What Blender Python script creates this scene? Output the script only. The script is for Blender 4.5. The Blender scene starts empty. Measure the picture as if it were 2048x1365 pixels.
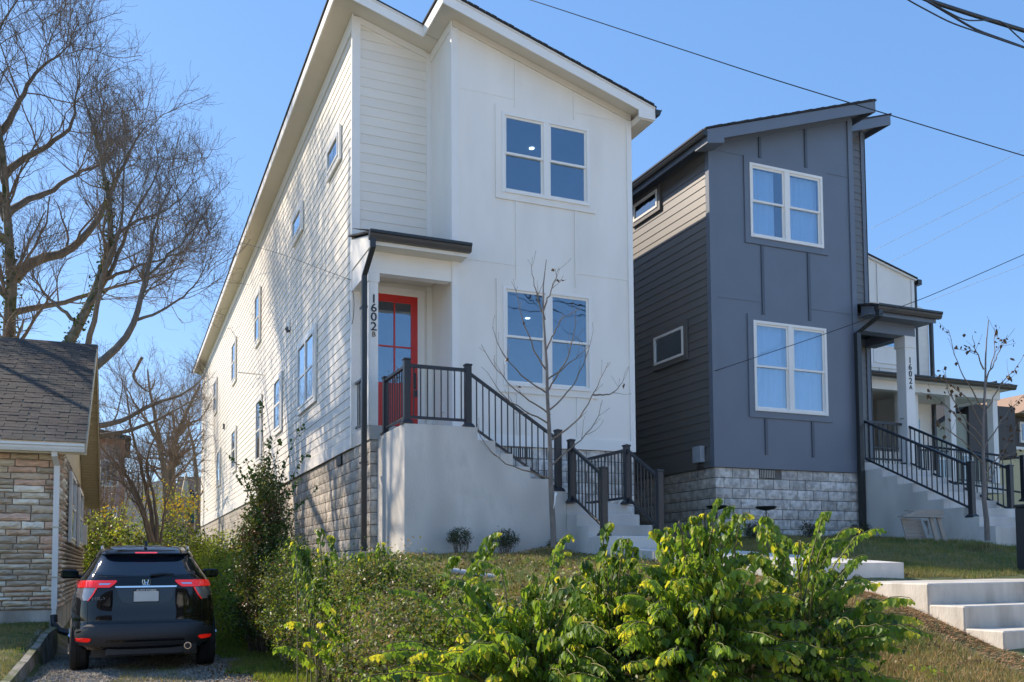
import bpy, math, random
import numpy as np
from math import sin, cos, pi, sqrt, radians
from mathutils import Matrix, Vector

rnd = random.Random(7)
S = bpy.context.scene
COL = S.collection

# ------------------------------------------------------------------ camera
YAW, PITCH, ROLL, FPX, CY = 0.405858, 0.0563054, -0.00708925, 1821.28856, 1030.02344
CAMZ = 1.29
fw = np.array([sin(YAW)*cos(PITCH), cos(YAW)*cos(PITCH), sin(PITCH)])
rt = np.array([cos(YAW), -sin(YAW), 0.0]); up = np.cross(rt, fw)
rt, up = rt*cos(ROLL)+up*sin(ROLL), -rt*sin(ROLL)+up*cos(ROLL)
cd = bpy.data.cameras.new('camera'); cam = bpy.data.objects.new('camera', cd); COL.objects.link(cam)
cam.matrix_world = Matrix(((rt[0], up[0], -fw[0], 0), (rt[1], up[1], -fw[1], 0), (rt[2], up[2], -fw[2], CAMZ), (0, 0, 0, 1)))
cd.sensor_width = 36; cd.lens = 36*FPX/2048; cd.shift_y = (CY-682.5)/2048
cd.clip_start = 0.05; cd.clip_end = 2000
S.camera = cam
S.render.resolution_x, S.render.resolution_y = 1024, 682

# ------------------------------------------------------------------ light
SD = Vector((1.0, -1.1, -1.22)).normalized()         # direction the sunlight travels
sun_el = math.asin(-SD.z); sun_az = math.atan2(-SD.x, -SD.y)    # azimuth measured from +Y towards +X
W = bpy.data.worlds.new('World'); S.world = W; W.use_nodes = True
nt = W.node_tree; nt.nodes.clear()
sky = nt.nodes.new('ShaderNodeTexSky'); sky.sky_type = 'NISHITA'; sky.sun_disc = False
sky.sun_elevation = sun_el; sky.sun_rotation = sun_az
sky.air_density = 1.0; sky.dust_density = 0.3; sky.ozone_density = 2.2; sky.altitude = 200
bg = nt.nodes.new('ShaderNodeBackground'); bg.inputs[1].default_value = 0.14
wo = nt.nodes.new('ShaderNodeOutputWorld')
mxs = nt.nodes.new('ShaderNodeMix'); mxs.data_type = 'RGBA'; mxs.inputs[0].default_value = .76; mxs.inputs[7].default_value = (.27, .70, 1.55, 1)
nt.links.new(sky.outputs[0], mxs.inputs[6]); nt.links.new(mxs.outputs[2], bg.inputs[0]); nt.links.new(bg.outputs[0], wo.inputs[0])
sl = bpy.data.lights.new('sun', 'SUN'); sl.energy = 2.1; sl.angle = radians(0.6); sl.color = (1.0, 0.86, 0.69)
so = bpy.data.objects.new('sun', sl); COL.objects.link(so); so.location = (-30, 33, 40)
sl.angle = radians(0.4)
so.rotation_euler = SD.to_track_quat('-Z', 'Y').to_euler()
S.view_settings.view_transform = 'Standard'; S.view_settings.look = 'None'
S.view_settings.exposure = 1.68; S.view_settings.gamma = 1.0
try: S.view_settings.use_curve_mapping = False
except Exception: pass

# ------------------------------------------------------------------ materials
def nn(t, k, **kw):
    n = t.nodes.new(k)
    for a, b in kw.items(): setattr(n, a, b)
    return n
def mat(name, col, rough=0.7, var=0.12, scale=6.0, bump=0.0, bscale=60.0, metal=0.0, spec=0.5, rand=0.0,
        col2=None, scale2=1.5, thr=(0.45, 0.6), stretch=(1, 1, 1), trans=0.0, coat=0.0, rcols=None, obj=False):
    m = bpy.data.materials.new(name); m.use_nodes = True; t = m.node_tree
    p = t.nodes['Principled BSDF']; L = t.links.new
    if obj: src = nn(t, 'ShaderNodeTexCoord').outputs['Object']
    else: src = nn(t, 'ShaderNodeNewGeometry').outputs['Position']
    mp = nn(t, 'ShaderNodeMapping'); mp.inputs['Scale'].default_value = stretch; L(src, mp.inputs[0])
    n1 = nn(t, 'ShaderNodeTexNoise'); n1.inputs['Scale'].default_value = scale; n1.inputs['Detail'].default_value = 6
    L(mp.outputs[0], n1.inputs['Vector'])
    r = nn(t, 'ShaderNodeMapRange'); r.inputs[1].default_value = .25; r.inputs[2].default_value = .75
    r.inputs[3].default_value = 1-var; r.inputs[4].default_value = 1+var; L(n1.outputs[0], r.inputs[0])
    base = nn(t, 'ShaderNodeRGB'); base.outputs[0].default_value = (*col, 1); cs = base.outputs[0]
    oi = None
    if rcols or rand: oi = nn(t, 'ShaderNodeObjectInfo')
    if rcols:
        cr = nn(t, 'ShaderNodeValToRGB'); cr.color_ramp.interpolation = 'CONSTANT'
        e = cr.color_ramp.elements
        while len(e) < len(rcols): e.new(0.5)
        for i, c in enumerate(rcols): e[i].position = i/len(rcols); e[i].color = (*c, 1)
        L(oi.outputs['Random'], cr.inputs[0]); cs = cr.outputs[0]
    if col2:
        n2 = nn(t, 'ShaderNodeTexNoise'); n2.inputs['Scale'].default_value = scale2; n2.inputs['Detail'].default_value = 5
        L(mp.outputs[0], n2.inputs['Vector'])
        r2 = nn(t, 'ShaderNodeMapRange'); r2.inputs[1].default_value, r2.inputs[2].default_value = thr; L(n2.outputs[0], r2.inputs[0])
        mx = nn(t, 'ShaderNodeMix', data_type='RGBA'); L(r2.outputs[0], mx.inputs[0]); L(cs, mx.inputs[6]); mx.inputs[7].default_value = (*col2, 1)
        cs = mx.outputs[2]
    v = nn(t, 'ShaderNodeVectorMath', operation='SCALE'); L(cs, v.inputs[0]); L(r.outputs[0], v.inputs['Scale']); cs = v.outputs[0]
    if rand:
        r3 = nn(t, 'ShaderNodeMapRange'); r3.inputs[3].default_value = 1-rand; r3.inputs[4].default_value = 1+rand; L(oi.outputs['Random'], r3.inputs[0])
        v = nn(t, 'ShaderNodeVectorMath', operation='SCALE'); L(cs, v.inputs[0]); L(r3.outputs[0], v.inputs['Scale']); cs = v.outputs[0]
    L(cs, p.inputs['Base Color'])
    p.inputs['Roughness'].default_value = rough; p.inputs['Metallic'].default_value = metal
    p.inputs['Specular IOR Level'].default_value = spec; p.inputs['Coat Weight'].default_value = coat
    p.inputs['Coat Roughness'].default_value = 0.04
    if bump:
        nb = nn(t, 'ShaderNodeTexNoise'); nb.inputs['Scale'].default_value = bscale; nb.inputs['Detail'].default_value = 8
        L(mp.outputs[0], nb.inputs['Vector'])
        b = nn(t, 'ShaderNodeBump'); b.inputs['Strength'].default_value = bump; b.inputs['Distance'].default_value = 0.02
        L(nb.outputs[0], b.inputs['Height']); L(b.outputs[0], p.inputs['Normal'])
    if trans:
        out = t.nodes['Material Output']; tr = nn(t, 'ShaderNodeBsdfTranslucent')
        sc = nn(t, 'ShaderNodeVectorMath', operation='MULTIPLY'); L(cs, sc.inputs[0]); sc.inputs[1].default_value = (1.5, 1.4, 0.6); L(sc.outputs[0], tr.inputs[0])
        ms = nn(t, 'ShaderNodeMixShader'); ms.inputs[0].default_value = trans
        L(p.outputs[0], ms.inputs[1]); L(tr.outputs[0], ms.inputs[2]); L(ms.outputs[0], out.inputs[0])
    return m
def glassmat(name, tint, fac, rough=0.02, wav=0.012):
    m = bpy.data.materials.new(name); m.use_nodes = True; t = m.node_tree; L = t.links.new
    t.nodes.remove(t.nodes['Principled BSDF']); out = t.nodes['Material Output']
    tr = nn(t, 'ShaderNodeBsdfTransparent'); tr.inputs[0].default_value = (*tint, 1)
    gl = nn(t, 'ShaderNodeBsdfGlossy'); gl.inputs['Roughness'].default_value = rough; gl.inputs[0].default_value = (.9, .95, 1, 1)
    lw0 = nn(t, 'ShaderNodeLayerWeight'); lw0.inputs[0].default_value = .5
    lw = nn(t, 'ShaderNodeMath', operation='POWER'); L(lw0.outputs['Facing'], lw.inputs[0]); lw.inputs[1].default_value = 3.5
    ad = nn(t, 'ShaderNodeMath', operation='ADD', use_clamp=True); ad.inputs[1].default_value = fac; L(lw.outputs[0], ad.inputs[0])
    ng = nn(t, 'ShaderNodeTexNoise'); ng.inputs['Scale'].default_value = 1.6; L(nn(t, 'ShaderNodeNewGeometry').outputs['Position'], ng.inputs['Vector'])
    b = nn(t, 'ShaderNodeBump'); b.inputs['Strength'].default_value = 0.25; b.inputs['Distance'].default_value = wav*4; L(ng.outputs[0], b.inputs['Height'])
    L(b.outputs[0], gl.inputs['Normal'])
    ms = nn(t, 'ShaderNodeMixShader'); L(ad.outputs[0], ms.inputs[0]); L(tr.outputs[0], ms.inputs[1]); L(gl.outputs[0], ms.inputs[2]); L(ms.outputs[0], out.inputs[0])
    return m

M = {}
M['white'] = mat('white_paint', (.89, .845, .765), .5, .035, 1.1, .12, 9, col2=(.80, .755, .675), scale2=1.6, thr=(.46, .78), stretch=(1, 1, .28))
M['whitesiding'] = mat('white_siding_paint', (.85, .795, .70), .5, .03, 2.0, .08, 25, rand=.02, stretch=(1, .3, 3))
M['trim'] = mat('white_trim', (.88, .85, .79), .4, .02, 3)
M['soffit'] = mat('soffit_paint', (.76, .70, .60), .6, .03, 3)
M['slate'] = mat('slate_blue_paint', (.15, .175, .215), .42, .05, 1.5, .05, 30)
M['slatesiding'] = mat('slate_siding_paint', (.14, .13, .118), .42, .05, 2, .05, 25, rand=.03, spec=1.0)
M['black'] = mat('black_metal', (.022, .024, .028), .35, .1, 4)
M['rail'] = mat('charcoal_rail_metal', (.026, .028, .032), .36, .1, 4)
M['gutter'] = mat('dark_gutter', (.035, .035, .034), .3, .1, 4)
M['cmu'] = mat('split_face_block', (.72, .68, .62), .9, .2, 14, .7, 38, rand=.2, col2=(.5, .47, .43), scale2=9)
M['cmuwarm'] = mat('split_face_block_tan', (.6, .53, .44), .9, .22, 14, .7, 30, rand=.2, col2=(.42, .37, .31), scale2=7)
M['mortar'] = mat('mortar', (.17, .16, .15), .95, .2, 12)
M['concrete'] = mat('poured_concrete', (.68, .645, .59), .85, .1, 6.0, .3, 40, col2=(.46, .44, .4), scale2=1.5, thr=(.46, .72), stretch=(1, 1, .5))
M['concrete2'] = mat('walk_concrete', (.58, .54, .47), .85, .12, 7.0, .35, 50, col2=(.36, .32, .26), scale2=2.6, thr=(.47, .7), stretch=(1, 1, .3))
M['shingle'] = mat('dark_asphalt_shingle', (.035, .035, .038), .95, .3, 20, .4, 80)
M['roofshingle'] = mat('grey_asphalt_shingle', (.062, .053, .048), .95, .22, 25, .5, 120, rand=.16, col2=(.05, .051, .048), scale2=.9)
M['stone'] = mat('ledge_stone', (.4, .35, .3), .85, .22, 9, .8, 22, stretch=(1, 1, 3), rand=.1,
                 rcols=[(.92, .78, .58), (.82, .66, .48), (.62, .49, .35), (.86, .58, .42), (.58, .48, .36), (.72, .5, .34), (.95, .86, .7)])
M['creamvinyl'] = mat('cream_vinyl', (.6, .52, .37), .6, .05, 4)
M['door'] = mat('red_door_paint', (.56, .03, .022), .35, .05, 3)
M['glass'] = glassmat('window_glass', (.72, .88, .97), .18, wav=.005)
M['skyglass'] = glassmat('reflective_window_glass', (.78, .9, 1.0), .16, wav=.002)
M['sideglass'] = glassmat('side_window_glass', (.3, .33, .36), .2)
M['screen'] = mat('insect_screen', (.13, .14, .15), .8, .05, 20)
M['curtain'] = mat('white_curtain', (.9, .9, .9), .9, .04, 6, trans=.3)
M['interior'] = mat('interior_paint', (.16, .18, .22), .9, .05, 2)
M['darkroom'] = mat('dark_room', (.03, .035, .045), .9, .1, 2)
M['bark'] = mat('grey_bark', (.17, .145, .115), .9, .3, 12, .6, 30, stretch=(1, 1, .3))
M['barkmoss'] = mat('mossy_bark', (.2, .175, .135), .9, .3, 8, .6, 25, col2=(.07, .09, .03), scale2=2.5, thr=(.45, .6))
M['twig'] = mat('twig_bark', (.2, .155, .115), .9, .2, 5)
M['sapling'] = mat('sapling_bark', (.2, .175, .155), .85, .25, 20, .4, 60, stretch=(1, 1, .4))
def leafm(n, c, tr=.4, rand=0, **k): return mat(n, c, .45, .22, 9, 0, spec=.35, trans=tr, rand=rand, **k)
M['leaf'] = leafm('fresh_green_leaf', (.21, .32, .055), .52, col2=(.11, .2, .035), scale2=3)
M['leafyel'] = leafm('yellowing_leaf', (.5, .5, .07), .5)
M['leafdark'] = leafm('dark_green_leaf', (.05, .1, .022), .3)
M['leafolive'] = leafm('olive_leaf', (.17, .19, .065), .35)
M['leafgold'] = leafm('golden_leaf', (.45, .3, .03), .4)
M['leafhedge'] = leafm('hedge_leaf', (.26, .36, .05), .45)
M['leafbrown'] = leafm('brown_leaf', (.12, .07, .035), .2)
M['drytwig'] = leafm('dry_leaf', (.36, .27, .17), .25)
M['leafgreen'] = leafm('mid_green_leaf', (.17, .26, .045), .4)
M['ivy'] = leafm('ivy_leaf', (.07, .11, .025), .3)
M['shrubleaf'] = leafm('small_shrub_leaf', (.05, .065, .022), .2)
M['grass'] = leafm('grass_blade', (.1, .17, .035), .3, col2=(.28, .24, .09), scale2=.9, thr=(.42, .6))
M['drygrass'] = leafm('dry_grass_blade', (.34, .27, .13), .25, col2=(.17, .19, .05), scale2=1.1, thr=(.48, .6))
M['straw'] = mat('pine_straw', (.5, .28, .14), .9, .3, 30)

# ------------------------------------------------------------------ mesh helpers
ORG = {}
def tagt(o, label=None, cat=None, group=None, kind=None):
    if label: o['label'] = label
    if cat: o['category'] = cat
    if group: o['group'] = group
    if kind: o['kind'] = kind
    return o
def thing(name, label, cat, loc=(0, 0, 0), group=None):
    o = bpy.data.objects.new(name, None); COL.objects.link(o); o.location = loc; o.empty_display_size = .1
    ORG[o.name] = Vector(loc)
    return tagt(o, label, cat, group)
def org(parent): return ORG.get(parent.name, Vector((0, 0, 0))) if parent else Vector((0, 0, 0))
def add_obj(name, me, parent=None):
    o = bpy.data.objects.new(name, me); COL.objects.link(o)
    if parent: o.parent = parent; ORG[o.name] = org(parent)
    return o
class MB:
    def __init__(s): s.v = []; s.f = []; s.m = []
    def add(s, vs, fs, mi=0):
        n = len(s.v); s.v += [tuple(p) for p in vs]; s.f += [tuple(i+n for i in f) for f in fs]; s.m += [mi]*len(fs); return s
    def box(s, x0, x1, y0, y1, z0, z1, mi=0):
        if x0 > x1: x0, x1 = x1, x0
        if y0 > y1: y0, y1 = y1, y0
        if z0 > z1: z0, z1 = z1, z0
        return s.add([(x0, y0, z0), (x1, y0, z0), (x1, y1, z0), (x0, y1, z0), (x0, y0, z1), (x1, y0, z1), (x1, y1, z1), (x0, y1, z1)],
                     [(3, 2, 1, 0), (4, 5, 6, 7), (0, 1, 5, 4), (1, 2, 6, 5), (2, 3, 7, 6), (3, 0, 4, 7)], mi)
    def bbox(s, x0, x1, y0, y1, z0, z1, b=.01, mi=0):      # bevelled box: 24 verts
        X = (x0, x1); Y = (y0, y1); Z = (z0, z1); vs = []; idx = {}
        for i in (0, 1):
            for j in (0, 1):
                for k in (0, 1):
                    sx, sy, sz = (1, -1)[i], (1, -1)[j], (1, -1)[k]
                    idx[i, j, k] = len(vs)
                    vs += [(X[i], Y[j]+sy*b, Z[k]+sz*b), (X[i]+sx*b, Y[j], Z[k]+sz*b), (X[i]+sx*b, Y[j]+sy*b, Z[k])]
        q = lambda i, j, k, a: idx[i, j, k]+a
        fs = []
        for i in (0, 1): fs.append((q(i, 0, 0, 0), q(i, 1, 0, 0), q(i, 1, 1, 0), q(i, 0, 1, 0)))
        for j in (0, 1): fs.append((q(0, j, 0, 1), q(1, j, 0, 1), q(1, j, 1, 1), q(0, j, 1, 1)))
        for k in (0, 1): fs.append((q(0, 0, k, 2), q(1, 0, k, 2), q(1, 1, k, 2), q(0, 1, k, 2)))
        for i in (0, 1):
            for j in (0, 1): fs.append((q(i, j, 0, 0), q(i, j, 1, 0), q(i, j, 1, 1), q(i, j, 0, 1)))
            for k in (0, 1): fs.append((q(i, 0, k, 0), q(i, 1, k, 0), q(i, 1, k, 2), q(i, 0, k, 2)))
        for j in (0, 1):
            for k in (0, 1): fs.append((q(0, j, k, 1), q(1, j, k, 1), q(1, j, k, 2), q(0, j, k, 2)))
        for i in (0, 1):
            for j in (0, 1):
                for k in (0, 1): fs.append((q(i, j, k, 0), q(i, j, k, 1), q(i, j, k, 2)))
        return s.add(vs, fs, mi)
    def prism(s, pts, axis, c0, c1, mi=0):
        n = len(pts)
        def P(a, b, c): return {'x': (c, a, b), 'y': (a, c, b), 'z': (a, b, c)}[axis]
        vs = [P(a, b, c0) for a, b in pts]+[P(a, b, c1) for a, b in pts]
        fs = [tuple(range(n)), tuple(range(2*n-1, n-1, -1))]+[(i, (i+1) % n, n+(i+1) % n, n+i) for i in range(n)]
        return s.add(vs, fs, mi)
    def tube(s, pts, rad, n=8, mi=0, caps=True):
        pts = [Vector(p) for p in pts]; k = len(pts)
        if not hasattr(rad, '__len__'): rad = [rad]*k
        vs = []; a = None
        for i, p in enumerate(pts):
            d = (pts[min(i+1, k-1)]-pts[max(i-1, 0)])
            if d.length < 1e-9: d = Vector((0, 0, 1))
            d.normalize()
            if a is None: a = d.cross(Vector((0, 0, 1)) if abs(d.z) < .9 else Vector((1, 0, 0))).normalized()
            else:
                a = a-d*a.dot(d)
                a = a.normalized() if a.length > 1e-6 else d.orthogonal().normalized()
            b = d.cross(a)
            for j in range(n):
                t = 2*pi*j/n; vs.append(p+(a*cos(t)+b*sin(t))*rad[i])
        fs = [(i*n+j, i*n+(j+1) % n, (i+1)*n+(j+1) % n, (i+1)*n+j) for i in range(k-1) for j in range(n)]
        if caps: fs += [tuple(range(n))[::-1], tuple(range((k-1)*n, k*n))]
        return s.add(vs, fs, mi)
    def mesh(s, name, mats, o=(0, 0, 0), smooth=False):
        me = bpy.data.meshes.new(name); o = Vector(o)
        me.from_pydata([(p[0]-o.x, p[1]-o.y, p[2]-o.z) for p in s.v], [], s.f)
        if not isinstance(mats, (list, tuple)): mats = [mats]
        for q in mats: me.materials.append(q)
        if len(mats) > 1: me.polygons.foreach_set('material_index', s.m)
        import bmesh
        bm = bmesh.new(); bm.from_mesh(me); bmesh.ops.recalc_face_normals(bm, faces=bm.faces); bm.to_mesh(me); bm.free()
        if smooth: me.polygons.foreach_set('use_smooth', [True]*len(me.polygons))
        me.update(); return me
    def build(s, name, mats, parent=None, smooth=False, autosm=False):
        me = s.mesh(name, mats, org(parent), smooth or autosm)
        if autosm:
            try: me.set_sharp_from_angle(angle=radians(38))
            except Exception: pass
        return add_obj(name, me, parent)
def B(name, m, parent, x0, x1, y0, y1, z0, z1, b=0):
    q = MB()
    if b: q.bbox(min(x0, x1), max(x0, x1), min(y0, y1), max(y0, y1), min(z0, z1), max(z0, z1), b)
    else: q.box(x0, x1, y0, y1, z0, z1)
    return q.build(name, m, parent)
def fastmesh(name, V, F, mats, mi=None, smooth=False):
    """V (n,3) array, F (m,k) array of equal-size faces"""
    me = bpy.data.meshes.new(name); k = F.shape[1]
    me.vertices.add(len(V)); me.vertices.foreach_set('co', np.asarray(V, dtype=np.float32).ravel())
    me.loops.add(F.size); me.loops.foreach_set('vertex_index', F.astype(np.int32).ravel())
    me.polygons.add(len(F)); me.polygons.foreach_set('loop_start', np.arange(0, F.size, k, dtype=np.int32))
    if not isinstance(mats, (list, tuple)): mats = [mats]
    for q in mats: me.materials.append(q)
    if mi is not None: me.polygons.foreach_set('material_index', np.asarray(mi, dtype=np.int32))
    if smooth: me.polygons.foreach_set('use_smooth', np.ones(len(F), dtype=bool))
    me.update(calc_edges=True); me.validate(); return me
def text_mesh(body, size, extr=.004):
    c = bpy.data.curves.new('lettering', 'FONT'); c.body = body; c.size = size; c.extrude = extr; c.offset = size*.012; c.align_x = 'CENTER'; c.align_y = 'CENTER'
    c.resolution_u = 4
    t = bpy.data.objects.new('tmp', c); COL.objects.link(t); bpy.context.view_layer.update()
    me = bpy.data.meshes.new_from_object(t); bpy.data.objects.remove(t); return me
def place_text(name, body, size, loc, m, parent, extr=.004, sx=1.0):
    me = text_mesh(body, size, extr)
    o = org(parent); R = Matrix.Rotation(pi/2, 4, 'X')
    me.transform(Matrix.Translation(Vector(loc)-o) @ R @ Matrix.Diagonal((sx, 1, 1, 1)))
    me.materials.clear(); me.materials.append(m); return add_obj(name, me, parent)

# ------------------------------------------------------------------ terrain
def sm(t, a, b):
    t = np.clip((np.asarray(t, float)-a)/(b-a), 0, 1); return t*t*(3-2*t)
def yardz(x, y):
    ys = [-20, 0, 3, 4.2, 5.2, 5.9, 6.6, 7.3, 8.2, 10, 12, 13.3, 15, 20, 60]
    zs = [-.45, -.4, -.35, .0, .34, .52, .76, .98, 1.12, 1.27, 1.42, 1.46, 1.6, 1.7, 1.7]
    z = np.interp(y, ys, zs)
    t = sm(y, 9, 13)*sm(x, 8, 11)*.22+sm(y, 9, 12)*sm(x, 8.5, 14)*.05
    return z+t
def height(x, y):
    x = np.asarray(x, float); y = np.asarray(y, float)
    drive = np.interp(y, [-20, 0, 4, 9, 12, 60], [-.45, -.4, -.3, -.06, 0, .1])
    yz = yardz(x, y)
    k = sm(x, 1.9, 3.7)
    k = k*sm(y, 4, 6)+(1-sm(y, 4, 6))
    # strip beside the long side wall stays lower than the front yard
    low = drive+.45
    yz = np.where(x < 3.9, yz*(1-sm(y, 13.5, 15.5))+low*sm(y, 13.5, 15.5), yz)
    z = drive*(1-k)+yz*k
    left = drive+.1+.34*sm(y, 10.5, 16)
    cx = np.interp(y, [8, 10.5, 15.5, 40], [-1.24, -1.14, -.9, -.8])
    kl = sm(-x, -cx-.02, -cx+.12)
    z = z*(1-kl)+left*kl
    z = z + .012*np.sin(x*2.3+y*1.7)+.01*np.sin(x*5.1-y*3.3)
    z = z+.1*np.exp(-((x-5.8)**2+(y-12)**2)/.18)+.12*np.exp(-((x-13.35)**2+(y-10.9)**2)/.15)
    far = sm(np.hypot(x-3, y-15), 45, 140)
    return z*(1-far)+(.3)*far
xs = np.concatenate([np.linspace(-400, -12, 14), np.arange(-11, 22, .16), np.linspace(23, 400, 14)])
ys = np.concatenate([np.linspace(-200, 1, 10), np.arange(2, 24, .18), np.arange(24.5, 60, 1.5), np.linspace(62, 600, 14)])
X, Y = np.meshgrid(xs, ys); Z = height(X, Y)
nx, ny = len(xs), len(ys)
V = np.stack([X.ravel(), Y.ravel(), Z.ravel()], 1)
i = np.arange((ny-1)*(nx-1)); a = (i//(nx-1))*nx+i % (nx-1)
F = np.stack([a, a+1, a+nx+1, a+nx], 1)
# one ground material: soil, grass, gravel where the drive runs
gm = bpy.data.materials.new('ground_soil_grass_gravel'); gm.use_nodes = True; t = gm.node_tree; L = t.links.new; p = t.nodes['Principled BSDF']
pos = nn(t, 'ShaderNodeNewGeometry').outputs['Position']
sep = nn(t, 'ShaderNodeSeparateXYZ'); L(pos, sep.inputs[0])
def tnoise(s, d=8):
    n = nn(t, 'ShaderNodeTexNoise'); n.inputs['Scale'].default_value = s; n.inputs['Detail'].default_value = d; L(pos, n.inputs['Vector']); return n.outputs[0]
def ramp(src, stops):
    r = nn(t, 'ShaderNodeValToRGB'); e = r.color_ramp.elements
    while len(e) < len(stops): e.new(.5)
    for q, (a_, c_) in enumerate(stops): e[q].position = a_; e[q].color = (*c_, 1)
    L(src, r.inputs[0]); return r.outputs[0]
def mixc(f, a_, b_):
    m_ = nn(t, 'ShaderNodeMix', data_type='RGBA'); L(f, m_.inputs[0]); L(a_, m_.inputs[6]); L(b_, m_.inputs[7]); return m_.outputs[2]
def math2(op, a_, b_, cl=False):
    m_ = nn(t, 'ShaderNodeMath', operation=op, use_clamp=cl)
    for q, v_ in enumerate((a_, b_)):
        if hasattr(v_, 'node'): L(v_, m_.inputs[q])
        else: m_.inputs[q].default_value = v_
    return m_.outputs[0]
grassc = ramp(tnoise(5), [(.3, (.05, .075, .022)), (.5, (.12, .14, .045)), (.68, (.24, .2, .1))])
gravc = ramp(tnoise(70, 4), [(.3, (.11, .09, .065)), (.5, (.25, .21, .165)), (.7, (.44, .39, .32))])
soilc = ramp(tnoise(18), [(.3, (.07, .055, .04)), (.7, (.2, .16, .12))])
gravc = mixc(math2('MULTIPLY', math2('SUBTRACT', tnoise(2.2), .46, True), 8, True), gravc, soilc)
nx1 = tnoise(2.5)
edge = math2('ADD', sep.outputs[0], math2('MULTIPLY', math2('SUBTRACT', nx1, .5), .9))
inr = math2('MULTIPLY', math2('MULTIPLY', math2('SUBTRACT', 1.75, edge), 4, True), math2('MULTIPLY', math2('ADD', edge, .95), 6, True), True)
streetc = ramp(tnoise(40, 4), [(.3, (.42, .39, .34)), (.7, (.56, .53, .47))])  # unseen street, coloured pale to bounce light onto the house fronts
L(mixc(math2('MULTIPLY', math2('SUBTRACT', 3.4, sep.outputs[1]), 3, True), mixc(inr, grassc, gravc), streetc), p.inputs['Base Color']); p.inputs['Roughness'].default_value = .95
bb = nn(t, 'ShaderNodeBump'); bb.inputs['Strength'].default_value = .9; bb.inputs['Distance'].default_value = .03; L(tnoise(45), bb.inputs['Height']); L(bb.outputs[0], p.inputs['Normal'])
tagt(add_obj('ground', fastmesh('ground', V, F, gm, smooth=True)), kind='structure')

# ------------------------------------------------------------------ building helpers
def h1roof(x): return 11.08-.276*(x-5.28)          # wall top (underside of soffit)
def wallpanel(mb, plane, y0, y1, x0, x1, z0, top, holes=()):
    """wall of thickness y0..y1, from x0..x1 with rectangular holes, sloped top; plane 'y' or 'x'"""
    cuts = sorted(set([x0, x1]+[h[0] for h in holes]+[h[1] for h in holes]))
    for a_, b_ in zip(cuts[:-1], cuts[1:]):
        hs = sorted([(h[2], h[3]) for h in holes if h[0] <= a_+1e-6 and h[1] >= b_-1e-6])
        z = z0
        for q0, q1 in hs:
            mb.prism([(a_, z), (b_, z), (b_, q0), (a_, q0)], plane, y0, y1) if q0 > z else None
            z = q1
        mb.prism([(a_, z), (b_, z), (b_, top(b_)), (a_, top(a_))], plane, y0, y1)
def board_front(parent, m, x0, x1, y, z, h, top=None, name='siding_board'):
    """lap board on a wall facing -Y, lip at its lower edge"""
    mb = MB(); t0, t1 = .014, .003
    vs = [(x0, y-t0, z), (x1, y-t0, z), (x1, y, z), (x0, y, z)]
    za, zb = z+h, z+h
    if top: za, zb = min(za, top(x0)), min(zb, top(x1))
    if za < z+.01 and zb < z+.01: return
    if top and zb < z:                                  # triangle end: shorten
        lo, hi = x0, x1
        for _ in range(30):
            md = (lo+hi)/2
            if top(md) > z: lo = md
            else: hi = md
        x1 = lo; zb = z+.004; vs[1] = (x1, y-t0, z); vs[2] = (x1, y, z)
    if top and za < z:
        lo, hi = x0, x1
        for _ in range(30):
            md = (lo+hi)/2
            if top(md) > z: hi = md
            else: lo = md
        x0 = hi; za = z+.004; vs[0] = (x0, y-t0, z); vs[3] = (x0, y, z)
    vs += [(x0, y-t1, za), (x1, y-t1, zb), (x1, y, zb), (x0, y, za)]
    mb.add(vs, [(0, 1, 2, 3), (4, 5, 6, 7), (0, 1, 5, 4), (1, 2, 6, 5), (2, 3, 7, 6), (3, 0, 4, 7)])
    return mb.build(name, m, parent)
def board_side(parent, m, y0, y1, x, z, h, name='siding_board', out=-1, top=None):
    """lap board on a wall facing -X (out=-1) or +X"""
    mb = MB(); t0, t1 = .015*out, .003*out
    zt = z+h
    if top: zt = min(zt, top)
    vs = [(x+t0, y0, z), (x+t0, y1, z), (x, y1, z), (x, y0, z), (x+t1, y0, zt), (x+t1, y1, zt), (x, y1, zt), (x, y0, zt)]
    mb.add(vs, [(0, 1, 2, 3), (4, 5, 6, 7), (0, 1, 5, 4), (1, 2, 6, 5), (2, 3, 7, 6), (3, 0, 4, 7)])
    return mb.build(name, m, parent)

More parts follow.
